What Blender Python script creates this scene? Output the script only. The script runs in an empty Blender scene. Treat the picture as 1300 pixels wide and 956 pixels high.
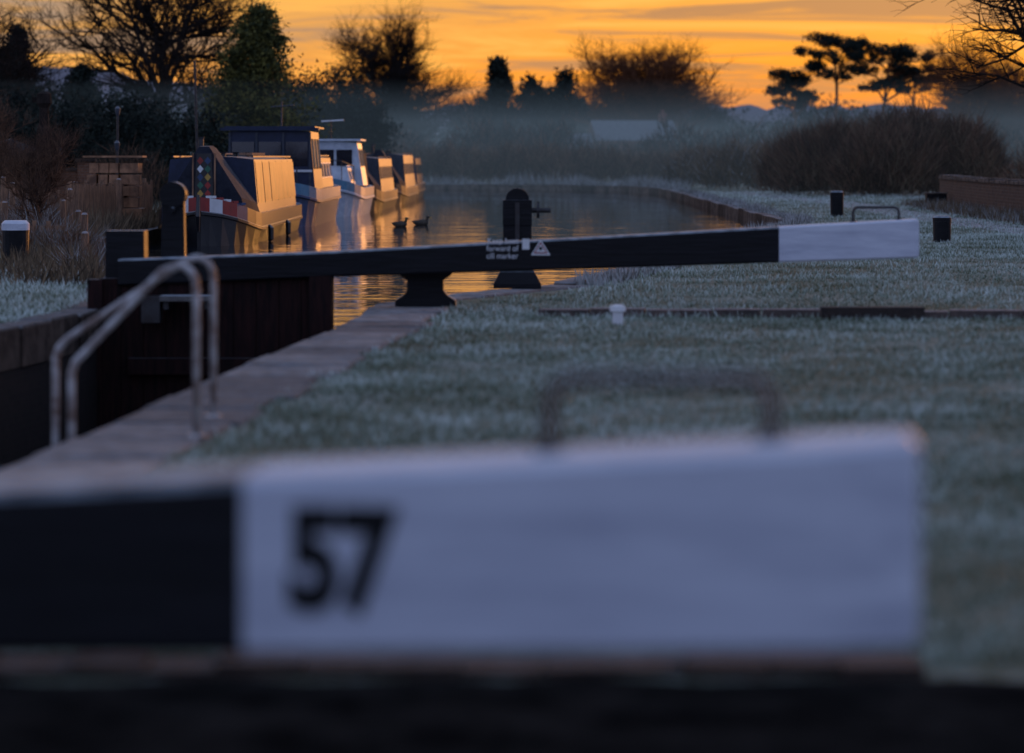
import bpy, math, random
import numpy as np
from mathutils import Vector, Matrix, geometry

sc = bpy.context.scene
sc.view_settings.view_transform = 'Standard'
sc.view_settings.look = 'None'
sc.view_settings.exposure = 0
rnd = random.Random(7)
R = np.random.default_rng(11)

# ---------------------------------------------------------------- materials
def mat(name, c1, c2=None, scale=6.0, rough=0.7, metal=0.0, bump=0.0, bscale=30.0,
        frost=0.0, spec=0.5, stretch=(1, 1, 1), coat=0.0, frost_col=(0.62, 0.70, 0.76), island=False, crough=0.12):
    m = bpy.data.materials.new(name); m.use_nodes = True
    nt = m.node_tree; N = nt.nodes; L = nt.links
    b = N['Principled BSDF']
    b.inputs['Roughness'].default_value = rough
    b.inputs['Metallic'].default_value = metal
    b.inputs['Specular IOR Level'].default_value = spec
    b.inputs['Coat Weight'].default_value = coat
    b.inputs['Coat Roughness'].default_value = crough
    tc = N.new('ShaderNodeTexCoord'); mp = N.new('ShaderNodeMapping')
    mp.inputs['Scale'].default_value = stretch
    L.new(tc.outputs['Object'], mp.inputs['Vector'])
    if c2 is None: c2 = tuple(x * 0.6 for x in c1)
    nz = N.new('ShaderNodeTexNoise'); nz.inputs['Scale'].default_value = scale
    nz.inputs['Detail'].default_value = 4; nz.inputs['Roughness'].default_value = 0.65
    L.new(mp.outputs[0], nz.inputs['Vector'])
    cr = N.new('ShaderNodeValToRGB')
    cr.color_ramp.elements[0].position = 0.35; cr.color_ramp.elements[1].position = 0.65
    cr.color_ramp.elements[0].color = (*c2, 1); cr.color_ramp.elements[1].color = (*c1, 1)
    if island:
        g = N.new('ShaderNodeNewGeometry'); ad = N.new('ShaderNodeMath'); ad.operation = 'MULTIPLY_ADD'
        L.new(g.outputs['Random Per Island'], ad.inputs[0]); ad.inputs[1].default_value = 0.35
        sb = N.new('ShaderNodeMath'); sb.operation = 'SUBTRACT'; sb.inputs[1].default_value = 0.17
        L.new(nz.outputs['Fac'], sb.inputs[0]); L.new(sb.outputs[0], ad.inputs[2])
        L.new(ad.outputs[0], cr.inputs[0])
    else:
        L.new(nz.outputs['Fac'], cr.inputs[0])
    col = cr.outputs[0]
    if frost > 0:
        g = N.new('ShaderNodeNewGeometry'); sx = N.new('ShaderNodeSeparateXYZ')
        L.new(g.outputs['Normal'], sx.inputs[0])
        mr = N.new('ShaderNodeMapRange'); mr.inputs['From Min'].default_value = 0.35; mr.inputs['From Max'].default_value = 0.9
        mr.inputs['To Max'].default_value = frost
        L.new(sx.outputs['Z'], mr.inputs['Value'])
        n2 = N.new('ShaderNodeTexNoise'); n2.inputs['Scale'].default_value = 9; n2.inputs['Detail'].default_value = 6
        L.new(tc.outputs['Object'], n2.inputs['Vector'])
        m2 = N.new('ShaderNodeMapRange'); m2.inputs['From Min'].default_value = 0.3; m2.inputs['From Max'].default_value = 0.6
        m2.inputs['To Min'].default_value = 0.35
        L.new(n2.outputs['Fac'], m2.inputs['Value'])
        mu = N.new('ShaderNodeMath'); mu.operation = 'MULTIPLY'
        L.new(mr.outputs[0], mu.inputs[0]); L.new(m2.outputs[0], mu.inputs[1])
        mx = N.new('ShaderNodeMixRGB'); mx.inputs['Color2'].default_value = (*frost_col, 1)
        L.new(mu.outputs[0], mx.inputs['Fac']); L.new(col, mx.inputs['Color1'])
        col = mx.outputs[0]
    L.new(col, b.inputs['Base Color'])
    if bump > 0:
        n3 = N.new('ShaderNodeTexNoise'); n3.inputs['Scale'].default_value = bscale; n3.inputs['Detail'].default_value = 4
        L.new(mp.outputs[0], n3.inputs['Vector'])
        bp = N.new('ShaderNodeBump'); bp.inputs['Strength'].default_value = bump; bp.inputs['Distance'].default_value = 0.03
        L.new(n3.outputs['Fac'], bp.inputs['Height']); L.new(bp.outputs[0], b.inputs['Normal'])
    return m

def brick_mat(name, c1, c2, mortar, scale=4.0, frost=0.5):
    m = mat(name, c1, c2, frost=frost, rough=0.9, spec=0.2)
    nt = m.node_tree; N = nt.nodes; L = nt.links
    tc = N.new('ShaderNodeTexCoord'); sx = N.new('ShaderNodeSeparateXYZ'); L.new(tc.outputs['Object'], sx.inputs[0])
    ad = N.new('ShaderNodeMath'); ad.operation = 'ADD'; L.new(sx.outputs[0], ad.inputs[0]); L.new(sx.outputs[1], ad.inputs[1])
    cb = N.new('ShaderNodeCombineXYZ'); L.new(ad.outputs[0], cb.inputs[0]); L.new(sx.outputs[2], cb.inputs[1])
    bt = N.new('ShaderNodeTexBrick'); bt.inputs['Scale'].default_value = scale
    bt.inputs['Color1'].default_value = (*c1, 1); bt.inputs['Color2'].default_value = (*c2, 1); bt.inputs['Mortar'].default_value = (*mortar, 1)
    bt.inputs['Mortar Size'].default_value = 0.02
    L.new(cb.outputs[0], bt.inputs['Vector'])
    mx = [n for n in N if n.type == 'MIX_RGB'][0]
    cr = [n for n in N if n.type == 'VALTORGB'][0]
    mul = N.new('ShaderNodeMixRGB'); mul.blend_type = 'MIX'; mul.inputs[0].default_value = 0.6
    L.new(cr.outputs[0], mul.inputs[1]); L.new(bt.outputs['Color'], mul.inputs[2])
    L.new(mul.outputs[0], mx.inputs['Color1'])
    return m

# ---------------------------------------------------------------- mesh builder
class MB:
    def __init__(s): s.v = []; s.f = []; s.m = []
    def add(s, vs, fs, mi=0):
        o = len(s.v); s.v += [tuple(p) for p in vs]
        for f in fs: s.f.append([o + i for i in f]); s.m.append(mi)
    def box(s, c, d, mi=0, rz=0.0, taper=1.0):
        x, y, z = d[0] / 2, d[1] / 2, d[2] / 2
        vs = []
        ca, sa = math.cos(rz), math.sin(rz)
        for k, t in ((-1, 1.0), (1, taper)):
            for (i, j) in ((-1, -1), (1, -1), (1, 1), (-1, 1)):
                px, py = i * x * t, j * y * t
                vs.append((c[0] + px * ca - py * sa, c[1] + px * sa + py * ca, c[2] + k * z))
        s.add(vs, [(3, 2, 1, 0), (4, 5, 6, 7), (0, 1, 5, 4), (1, 2, 6, 5), (2, 3, 7, 6), (3, 0, 4, 7)], mi)
    def tube(s, pts, rad, n=8, mi=0, cap=True):
        pts = [Vector(p) for p in pts]
        if not hasattr(rad, '__len__'): rad = [rad] * len(pts)
        vs = []; t0 = (pts[1] - pts[0]).normalized()
        up = Vector((0, 0, 1)) if abs(t0.z) < 0.9 else Vector((1, 0, 0))
        a = t0.cross(up).normalized()
        for i, p in enumerate(pts):
            t = (pts[min(i + 1, len(pts) - 1)] - pts[max(i - 1, 0)]).normalized()
            a = (a - t * a.dot(t)).normalized(); b = t.cross(a)
            for k in range(n):
                an = 2 * math.pi * k / n
                vs.append(p + (a * math.cos(an) + b * math.sin(an)) * rad[i])
        fs = []
        for i in range(len(pts) - 1):
            for k in range(n):
                k2 = (k + 1) % n
                fs.append((i * n + k, i * n + k2, (i + 1) * n + k2, (i + 1) * n + k))
        if cap:
            fs.append(tuple(reversed(range(n)))); fs.append(tuple(range((len(pts) - 1) * n, len(pts) * n)))
        s.add(vs, fs, mi)
    def loft(s, rings, mi=0, cap=True, closed=True, mfun=None):
        n = len(rings[0]); o = len(s.v)
        for r in rings: s.v += [tuple(p) for p in r]
        for i in range(len(rings) - 1):
            for k in range(n if closed else n - 1):
                k2 = (k + 1) % n
                s.f.append([o + i * n + k, o + i * n + k2, o + (i + 1) * n + k2, o + (i + 1) * n + k])
                s.m.append(mfun(i, k) if mfun else mi)
        if cap:
            s.f.append([o + k for k in reversed(range(n))]); s.m.append(mi)
            s.f.append([o + (len(rings) - 1) * n + k for k in range(n)]); s.m.append(mi)
    def finish(s, name, mats, loc=(0, 0, 0), rz=0.0, parent=None, smooth=False):
        me = bpy.data.meshes.new(name); me.from_pydata(s.v, [], s.f)
        for m in mats: me.materials.append(m)
        me.polygons.foreach_set('material_index', s.m)
        if smooth: me.polygons.foreach_set('use_smooth', [True] * len(s.f))
        me.update()
        import bmesh
        bm = bmesh.new(); bm.from_mesh(me); bmesh.ops.recalc_face_normals(bm, faces=bm.faces); bm.to_mesh(me); bm.free()
        o = bpy.data.objects.new(name, me); sc.collection.objects.link(o)
        o.location = loc; o.rotation_euler = (0, 0, rz)
        if parent: o.parent = parent
        return o

def empty(name, loc=(0, 0, 0), rz=0.0):
    e = bpy.data.objects.new(name, None); sc.collection.objects.link(e); e.location = loc; e.rotation_euler = (0, 0, rz)
    e.empty_display_size = 0.3
    return e

def fast(name, V, F, mats, midx=None, loc=(0, 0, 0)):
    V = np.asarray(V, dtype=np.float32); F = np.asarray(F, dtype=np.int32)
    me = bpy.data.meshes.new(name)
    me.vertices.add(len(V)); me.vertices.foreach_set('co', V.ravel())
    me.loops.add(F.size); me.loops.foreach_set('vertex_index', F.ravel())
    me.polygons.add(len(F)); me.polygons.foreach_set('loop_start', np.arange(len(F), dtype=np.int32) * 3)
    for m in mats: me.materials.append(m)
    if midx is not None: me.polygons.foreach_set('material_index', np.asarray(midx, dtype=np.int32))
    me.update(calc_edges=True); me.validate()
    o = bpy.data.objects.new(name, me); sc.collection.objects.link(o); o.location = loc
    return o

def blades(C, D, ln, wd):
    n = len(C)
    S = np.cross(D, R.normal(size=(n, 3))); S /= np.linalg.norm(S, axis=1, keepdims=True) + 1e-9
    V = np.empty((n, 3, 3)); V[:, 0] = C - S * wd[:, None] / 2; V[:, 1] = C + S * wd[:, None] / 2; V[:, 2] = C + D * ln[:, None]
    return V.reshape(-1, 3), np.arange(3 * n).reshape(-1, 3)

def leaf_cloud(ells, n, size, clumps=40, cs=0.22, asp=0.7, inner=0.45, up=0.0):
    vol = np.array([e[3] * e[5] for e in ells]); vol = vol / vol.sum()
    P = []
    for e, w in zip(ells, vol):
        k = max(6, int(clumps * w * len(ells)))
        d = R.normal(size=(k, 3)); d /= np.linalg.norm(d, axis=1, keepdims=True)
        rr = inner + (1 - inner) * R.random((k, 1)) ** 0.7
        cc = d * rr
        m = int(n * w) + 1
        idx = R.integers(0, k, m)
        q = cc[idx] + R.normal(size=(m, 3)) * cs * (0.5 + R.random((k, 1))[idx])
        P.append(np.array(e[:3]) + q * np.array(e[3:6]))
    P = np.vstack(P); m = len(P)
    D = R.normal(size=(m, 3)); D[:, 2] += up; D /= np.linalg.norm(D, axis=1, keepdims=True)
    sz = size * (0.6 + 0.8 * R.random(m))
    P[:, 2] = np.maximum(P[:, 2], 0.02)
    return blades(P, D, sz, sz * asp)

def merge(parts):
    Vs, Fs, M, o = [], [], [], 0
    for V, F, mi in parts:
        Vs.append(V); Fs.append(F + o); M.append(np.full(len(F), mi)); o += len(V)
    return np.vstack(Vs), np.vstack(Fs), np.concatenate(M)

def seg_mesh(segs):
    A = np.array([[*s[0], *s[1], s[2], s[3]] for s in segs])
    p0, p1, r0, r1 = A[:, :3], A[:, 3:6], A[:, 6], A[:, 7]
    t = p1 - p0; t /= np.linalg.norm(t, axis=1, keepdims=True) + 1e-9
    ref = np.where(np.abs(t[:, 2:3]) < 0.9, np.array([[0, 0, 1.0]]), np.array([[1.0, 0, 0]]))
    a = np.cross(t, ref); a /= np.linalg.norm(a, axis=1, keepdims=True); b = np.cross(t, a)
    n = len(A); k = 3
    V = np.empty((n, 2 * k, 3))
    for i in range(k):
        an = 2 * math.pi * i / k; o = a * math.cos(an) + b * math.sin(an)
        V[:, i] = p0 + o * r0[:, None]; V[:, k + i] = p1 + o * r1[:, None]
    F = []
    for i in range(k):
        j = (i + 1) % k
        F += [[i, j, k + j], [i, k + j, k + i]]
    F = np.array(F)[None] + (np.arange(n) * 2 * k)[:, None, None]
    return V.reshape(-1, 3), F.reshape(-1, 3)

def gen_tree(seed, H, W, twig=0.02, levels=4, trunk_r=None, upness=0.10, kids=(3, 2, 2, 2), first=1):
    r = random.Random(seed); segs = []
    tr = trunk_r or H * 0.026
    Ls = [H * 0.55, H * 0.42, H * 0.25, H * 0.14, H * 0.08]
    Rs = [tr, tr * 0.5, tr * 0.24, max(twig * 1.3, tr * 0.11), twig]
    def grow(p, d, L, ra, lev):
        n = 5 if lev == 0 else 3
        for i in range(n):
            w = 0.09 if lev == 0 else 0.22
            d = (d + Vector((r.gauss(0, w), r.gauss(0, w), r.gauss(0, w) + upness * (0.3 if lev == 0 else 1)))).normalized()
            q = p + d * (L / n)
            a = ra * (1 - 0.6 * i / n); b = ra * (1 - 0.6 * (i + 1) / n)
            segs.append((p, q, a, b)); p = q
            if lev < levels and not (lev == 0 and i < first):
                for _ in range(kids[min(lev, 3)] + (1 if r.random() < 0.35 else 0)):
                    ax = d.cross(Vector((r.gauss(0, 1), r.gauss(0, 1), r.gauss(0, 1)))).normalized()
                    an = math.radians(r.uniform(28, 66))
                    dd = (d * math.cos(an) + ax * math.sin(an)).normalized()
                    if dd.z < -0.2: dd.z = abs(dd.z) * 0.3; dd.normalize()
                    grow(q - d * (L / n) * r.random() * 0.6, dd, Ls[lev + 1] * r.uniform(0.7, 1.15), min(Rs[lev + 1], b * 0.9), lev + 1)
    grow(Vector((0, 0, 0)), Vector((0, 0, 1)), Ls[0], Rs[0], 0)
    V, F = seg_mesh(segs)
    zs = V[:, 2]; hs = np.percentile(zs, 99.7)
    lo = np.percentile(V[:, 0], 2.0); hi = np.percentile(V[:, 0], 98.0)
    sx = W / (hi - lo); f = np.clip(zs / (H * 0.3), 0, 1)
    V[:, 0] -= (lo + hi) / 2 * f
    V[:, 2] *= H / hs
    V[:, 0] *= 1 + (sx - 1) * f; V[:, 1] *= 1 + (sx - 1) * f
    return V, F

# ---------------------------------------------------------------- palette
M_bark = mat('bark_dark', (0.035, 0.026, 0.022), (0.018, 0.014, 0.012), rough=0.95, spec=0.1)
M_bark_warm = mat('bark_pine', (0.20, 0.075, 0.032), (0.08, 0.035, 0.02), rough=0.9, spec=0.1)
M_leafd = mat('foliage_dark', (0.036, 0.046, 0.036), (0.010, 0.015, 0.014), scale=1.2, rough=0.9, spec=0.1, island=True)
M_leafg = mat('foliage_green', (0.16, 0.14, 0.035), (0.03, 0.04, 0.018), scale=1.5, rough=0.85, spec=0.15, island=True)
M_twig = mat('twig_brown', (0.22, 0.12, 0.072), (0.06, 0.038, 0.03), scale=0.8, rough=0.9, spec=0.1, island=True)
M_reed = mat('reed_dry', (0.25, 0.175, 0.105), (0.08, 0.06, 0.042), scale=0.7, rough=0.9, spec=0.1, island=True)
M_frosttwig = mat('twig_frosted', (0.46, 0.47, 0.46), (0.16, 0.15, 0.13), scale=0.9, rough=0.9, spec=0.1, island=True)
M_black = mat('paint_black', (0.008, 0.008, 0.011), (0.004, 0.004, 0.005), rough=0.5, spec=0.22, bump=0.2, bscale=12, frost=0.7, stretch=(0.3, 3, 3))
M_white = mat('paint_white', (0.68, 0.70, 0.77), (0.46, 0.48, 0.56), scale=3, rough=0.55, spec=0.3, bump=0.15, bscale=20, stretch=(0.4, 3, 3), frost=0.6, frost_col=(0.85, 0.87, 0.9))
M_blackp = mat('paint_black_plain', (0.012, 0.012, 0.014), (0.006, 0.006, 0.007), rough=0.6, spec=0.2)
M_whitep = mat('paint_white_plain', (0.75, 0.75, 0.75), (0.65, 0.65, 0.65), rough=0.5)
M_gate = mat('gate_timber', (0.034, 0.013, 0.011), (0.009, 0.006, 0.006), scale=5, rough=0.8, spec=0.15, stretch=(5, 5, 0.5), bump=0.4, frost=0.2)
M_rail = mat('rail_worn_steel', (0.58, 0.56, 0.54), (0.17, 0.10, 0.07), scale=9, rough=0.5, metal=0.1, frost=0.3)
M_steel = mat('steel_dark', (0.05, 0.048, 0.05), (0.03, 0.022, 0.02), rough=0.5, metal=0.3)
M_handle = mat('handle_rusted', (0.13, 0.085, 0.07), (0.05, 0.035, 0.03), rough=0.7, frost=0.3)
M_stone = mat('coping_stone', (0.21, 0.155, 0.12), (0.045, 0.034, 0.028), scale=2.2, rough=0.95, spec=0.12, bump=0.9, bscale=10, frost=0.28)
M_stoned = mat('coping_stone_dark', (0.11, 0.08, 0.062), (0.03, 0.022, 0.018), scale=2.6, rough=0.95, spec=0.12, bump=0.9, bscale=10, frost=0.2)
M_chamber = brick_mat('chamber_brick', (0.03, 0.02, 0.018), (0.016, 0.013, 0.012), (0.025, 0.025, 0.022), 4.0, 0.1)
M_wall = brick_mat('boundary_wall_stone', (0.15, 0.085, 0.055), (0.06, 0.04, 0.032), (0.16, 0.14, 0.13), 3.0, 0.5)
M_gwall = brick_mat('garden_wall_brick', (0.28, 0.13, 0.075), (0.13, 0.065, 0.04), (0.2, 0.17, 0.14), 4.0, 0.5)
M_house = brick_mat('house_brick', (0.26, 0.09, 0.06), (0.2, 0.07, 0.05), (0.2, 0.17, 0.14), 4.0, 0.2)
M_roof = mat('roof_tile', (0.08, 0.075, 0.075), (0.05, 0.045, 0.045), rough=0.8, frost=0.25)
M_timber = mat('garden_timber', (0.38, 0.20, 0.11), (0.10, 0.055, 0.035), scale=4, rough=0.85, stretch=(4, 4, 0.6), frost=0.7)
M_glass = mat('window_glass', (0.02, 0.022, 0.03), (0.012, 0.014, 0.02), rough=0.06, coat=0.5)
M_panel = mat('panel_gold_reflection', (0.22, 0.085, 0.025), (0.05, 0.022, 0.010), scale=1.4, rough=0.55, coat=0.15, crough=0.4, bump=0.5, bscale=2.0, spec=0.3)  # golden dawn reflection is painted into the base colour of the cabin panels
M_hull = mat('hull_black', (0.014, 0.014, 0.017), (0.007, 0.007, 0.009), rough=0.3, coat=0.2, frost=0.4)
M_navy = mat('cabin_navy', (0.018, 0.028, 0.068), (0.010, 0.017, 0.042), rough=0.5, coat=0.08, crough=0.3, spec=0.3, frost=0.3)
M_canvas = mat('canvas_slate', (0.032, 0.036, 0.05), (0.015, 0.017, 0.026), scale=3, rough=0.8, spec=0.15, bump=0.5, bscale=4, frost=0.15)
M_boatgrey = mat('cabin_grey', (0.065, 0.072, 0.09), (0.032, 0.038, 0.052), rough=0.5, coat=0.08, crough=0.3, spec=0.3, frost=0.35)
M_boatwhite = mat('grp_white', (0.60, 0.64, 0.68), (0.42, 0.46, 0.52), rough=0.35, coat=0.2, crough=0.2, frost=0.5)
M_cyan = mat('hull_light_blue', (0.08, 0.24, 0.36), (0.05, 0.17, 0.27), rough=0.35, coat=0.2)
M_blue = mat('hull_blue', (0.02, 0.06, 0.16), (0.012, 0.04, 0.11), rough=0.35, coat=0.2)
M_red = mat('paint_red', (0.34, 0.025, 0.018), (0.22, 0.018, 0.015), rough=0.4)
M_yellow = mat('paint_yellow', (0.5, 0.3, 0.05), (0.35, 0.2, 0.04), rough=0.4)
M_green = mat('paint_green', (0.025, 0.16, 0.09), (0.02, 0.1, 0.06), rough=0.4)
M_duckb = mat('duck_brown', (0.10, 0.075, 0.05), (0.05, 0.04, 0.03), scale=20, rough=0.8)
M_duckh = mat('duck_head', (0.01, 0.05, 0.03), (0.01, 0.03, 0.02), rough=0.4)
M_bill = mat('duck_bill', (0.45, 0.3, 0.05), rough=0.5)

# ---------------------------------------------------------------- canal outline (ground opening)
right_edge = [(-6.4, -40), (-3.55, -2), (-2.95, 8), (-2.29, 16.25), (-1.98, 20.9), (-1.58, 26), (-1.42, 28.6), (-1.38, 31.2), (-0.75, 33.0), (-0.1, 34.6),
              (0.5, 35.9), (1.6, 42), (3.4, 54), (5.9, 68.5), (6.4, 72), (6.6, 100), (7.0, 130), (7.0, 146), (5.6, 158), (2, 165), (-5, 168), (-30, 172), (-70, 176)]
left_edge = [(-70, 152), (-12, 150), (-7.6, 144), (-6.4, 130), (-6.8, 105), (-7.3, 80), (-7.5, 56), (-6.2, 46), (-4.6, 36), (-4.05, 31.5), (-4.1, 29),
             (-4.45, 26), (-4.55, 20), (-4.9, 14), (-5.2, 8), (-5.8, -2), (-8.6, -40)]
hole = right_edge + left_edge
WZ = -0.26; CZ = -2.6
outer = [(-3000, -400), (3000, -400), (3000, 3200), (-3000, 3200)]
def gp(p, z): return Vector((p[0], p[1], z))
polys = [[gp(p, 0) for p in outer], [gp(p, 0) for p in hole]]
tri = geometry.tessellate_polygon(polys)
flat = [p for l in polys for p in l]
g = MB(); g.add(flat, [tuple(t) for t in tri], 0)

def ground_material():
    m = bpy.data.materials.new('frosted_grass_ground'); m.use_nodes = True
    nt = m.node_tree; N = nt.nodes; L = nt.links; b = N['Principled BSDF']; b.inputs['Roughness'].default_value = 0.95
    b.inputs['Specular IOR Level'].default_value = 0.1
    tc = N.new('ShaderNodeTexCoord')
    n1 = N.new('ShaderNodeTexNoise'); n1.inputs['Scale'].default_value = 0.35; n1.inputs['Detail'].default_value = 7; n1.inputs['Roughness'].default_value = 0.72
    n2 = N.new('ShaderNodeTexNoise'); n2.inputs['Scale'].default_value = 14; n2.inputs['Detail'].default_value = 5; n2.inputs['Roughness'].default_value = 0.8
    L.new(tc.outputs['Object'], n1.inputs['Vector']); L.new(tc.outputs['Object'], n2.inputs['Vector'])
    ad = N.new('ShaderNodeMath'); ad.operation = 'ADD'; L.new(n1.outputs[0], ad.inputs[0]); L.new(n2.outputs[0], ad.inputs[1])
    cr = N.new('ShaderNodeValToRGB'); e = cr.color_ramp.elements
    e[0].position = 0.38; e[0].color = (0.07, 0.065, 0.04, 1); e[1].position = 0.60; e[1].color = (0.38, 0.44, 0.40, 1)
    x = e.new(0.48); x.color = (0.16, 0.185, 0.13, 1)
    ha = N.new('ShaderNodeMath'); ha.operation = 'MULTIPLY'; ha.inputs[1].default_value = 0.5; L.new(ad.outputs[0], ha.inputs[0])
    L.new(ha.outputs[0], cr.inputs[0]); L.new(cr.outputs[0], b.inputs['Base Color'])
    bp = N.new('ShaderNodeBump'); bp.inputs['Strength'].default_value = 0.9; bp.inputs['Distance'].default_value = 0.05
    L.new(n2.outputs[0], bp.inputs['Height']); L.new(bp.outputs[0], b.inputs['Normal'])
    return m
M_ground = ground_material()
ground = g.finish('ground', [M_ground])
if ground.data.polygons[0].normal.z < 0: ground.data.flip_normals()

w = MB()
n = len(hole)
for i in range(n):
    a, b = hole[i], hole[(i + 1) % n]
    w.add([(a[0], a[1], -0.001), (b[0], b[1], -0.001), (b[0], b[1], -3.2), (a[0], a[1], -3.2)], [(0, 1, 2, 3)], 0)
w.box((-2.75, 30.72, -1.75), (3.6, 0.5, 2.94), 0)
w.finish('lock_chamber_wall', [M_chamber])

def water_mat(name, deep, bumpd, sc1):
    m = bpy.data.materials.new(name); m.use_nodes = True
    nt = m.node_tree; N = nt.nodes; L = nt.links; b = N['Principled BSDF']
    b.inputs['Base Color'].default_value = (*deep, 1); b.inputs['Roughness'].default_value = 0.02; b.inputs['IOR'].default_value = 1.33
    tc = N.new('ShaderNodeTexCoord'); mp = N.new('ShaderNodeMapping'); mp.inputs['Scale'].default_value = (0.5, 1.0, 1)
    L.new(tc.outputs['Object'], mp.inputs[0])
    n1 = N.new('ShaderNodeTexNoise'); n1.inputs['Scale'].default_value = sc1; n1.inputs['Detail'].default_value = 3
    n2 = N.new('ShaderNodeTexNoise'); n2.inputs['Scale'].default_value = sc1 * 0.22; n2.inputs['Detail'].default_value = 2
    L.new(mp.outputs[0], n1.inputs[0]); L.new(mp.outputs[0], n2.inputs[0])
    ad = N.new('ShaderNodeMath'); ad.operation = 'MULTIPLY_ADD'; L.new(n2.outputs[0], ad.inputs[0]); ad.inputs[1].default_value = 2.0
    L.new(n1.outputs[0], ad.inputs[2])
    bp = N.new('ShaderNodeBump'); bp.inputs['Strength'].default_value = 1.0; bp.inputs['Distance'].default_value = bumpd
    L.new(ad.outputs[0], bp.inputs['Height']); L.new(bp.outputs[0], b.inputs['Normal'])
    return m
M_water = water_mat('canal_water', (0.010, 0.018, 0.024), 0.0085, 2.0)
wm = MB(); wm.add([(-72, 30.5, WZ), (12, 30.5, WZ), (12, 180, WZ), (-72, 180, WZ)], [(0, 1, 2, 3)])
wm.finish('canal_water', [M_water])
wm = MB(); wm.add([(-12, -42, CZ), (0, -42, CZ), (0, 30.4, CZ), (-12, 30.4, CZ)], [(0, 1, 2, 3)])
wm.finish('lock_water', [M_water])

def along(poly, step):
    out = []
    for a, b in zip(poly[:-1], poly[1:]):
        a = Vector((*a, 0)); b = Vector((*b, 0)); L = (b - a).length; k = max(1, round(L / step))
        for i in range(k): out.append((a.lerp(b, i / k), a.lerp(b, (i + 1) / k)))
    return out
def coping(name, poly, width, step, side, zt=0.022, mats=None, jitter=0.008):
    m = MB()
    for a, b in along(poly, step):
        d = (b - a).normalized(); nrm = Vector((d.y, -d.x, 0)) * side
        wd = width * rnd.uniform(0.88, 1.06); z1 = zt + rnd.uniform(-jitter, jitter); z0 = -0.34
        g0 = 0.018; a2 = a + d * g0; b2 = b - d * g0; ov = 0.02 + rnd.uniform(-0.01, 0.015)
        c = 0.018
        P = [a2 - nrm * ov, b2 - nrm * ov, b2 + nrm * wd, a2 + nrm * wd]
        cen = sum(P, Vector()) / 4
        ring0 = [(p.x, p.y, z0) for p in P]; ring1 = [(p.x, p.y, z1 - c) for p in P]
        ring2 = []
        for p in P:
            q = p + (cen - p).normalized() * c * 1.8; ring2.append((q.x, q.y, z1 + rnd.uniform(-0.004, 0.004)))
        m.loft([ring0, ring1, ring2], rnd.choice([0, 0, 1]))
    return m.finish(name, mats or [M_stone, M_stoned])
cop_r = [p for p in right_edge if -3 <= p[1] <= 36]
coping('lock_coping', cop_r[:7], 0.74, 1.0, 1)
coping('lock_coping', cop_r[6:], 0.5, 0.9, 1)
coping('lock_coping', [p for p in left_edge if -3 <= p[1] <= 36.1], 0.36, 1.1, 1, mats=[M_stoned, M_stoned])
coping('canal_bank_edging', [p for p in right_edge if 35.8 <= p[1] <= 147], 0.26, 2.4, 1, zt=0.03, jitter=0.02)
coping('canal_bank_edging', right_edge[17:], 0.3, 2.8, 1, zt=0.05, jitter=0.03)
coping('canal_bank_edging', [p for p in left_edge if 36 <= p[1] <= 151], 0.22, 2.4, 1, zt=0.02, jitter=0.02, mats=[M_stoned, M_stoned])

# ---------------------------------------------------------------- grass
def inside(P, poly):
    x, y = P[:, 0], P[:, 1]; c = np.zeros(len(P), bool); j = len(poly) - 1
    for i in range(len(poly)):
        xi, yi = poly[i]; xj, yj = poly[j]
        if yi != yj:
            t = ((yi > y) != (yj > y)) & (x < (xj - xi) * (y - yi) / (yj - yi) + xi); c ^= t
        j = i
    return c
def dist(P, poly):
    d = np.full(len(P), 1e9)
    for a, b in zip(poly[:-1], poly[1:]):
        a = np.array(a, float); b = np.array(b, float); ab = b - a
        t = np.clip(((P - a) @ ab) / (ab @ ab), 0, 1)
        d = np.minimum(d, np.linalg.norm(P - (a + t[:, None] * ab), axis=1))
    return d
def vnoise(P, s, seed):
    rr = np.random.default_rng(seed); T = rr.random((64, 64))
    q = P * s; i = np.floor(q).astype(int); f = q - i; f = f * f * (3 - 2 * f)
    a = T[i[:, 0] % 64, i[:, 1] % 64]; b = T[(i[:, 0] + 1) % 64, i[:, 1] % 64]
    c = T[i[:, 0] % 64, (i[:, 1] + 1) % 64]; d = T[(i[:, 0] + 1) % 64, (i[:, 1] + 1) % 64]
    return (a * (1 - f[:, 0]) + b * f[:, 0]) * (1 - f[:, 1]) + (c * (1 - f[:, 0]) + d * f[:, 0]) * f[:, 1]

def grass(n, d0, d1, xl, xr, lenk=1.0):
    u = R.random(n); d = d0 * (d1 / d0) ** u
    x = xl(d) + (xr(d) - xl(d)) * R.random(n)
    P = np.stack([x, d], 1)
    edge = 0.55 + 0.32 * vnoise(P, 2.2, 14)
    k = ~inside(P, hole) & (dist(P, cop_r) > edge) & (dist(P, hole) > 0.25) & (P[:, 1] > 8.95 + 0.2 * vnoise(P, 3, 2))
    nz = vnoise(P, 0.9, 3) * 0.4 + vnoise(P, 2.7, 4) * 0.35 + vnoise(P, 7, 5) * 0.25
    k &= R.random(n) < (0.1 + 1.5 * nz)
    P = P[k]; nz = nz[k]; m = len(P); s = 1 + P[:, 1] / 55
    C = np.column_stack([P, np.full(m, -0.004)])
    D = np.column_stack([R.normal(size=m) * 0.55, R.normal(size=m) * 0.55, np.ones(m)]); D /= np.linalg.norm(D, axis=1, keepdims=True)
    ln = (0.015 + 0.08 * nz ** 1.5 * R.random(m) ** 0.7) * s * lenk
    return blades(C, D, ln, 0.007 * s * (0.7 + 0.8 * R.random(m)))
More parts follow.
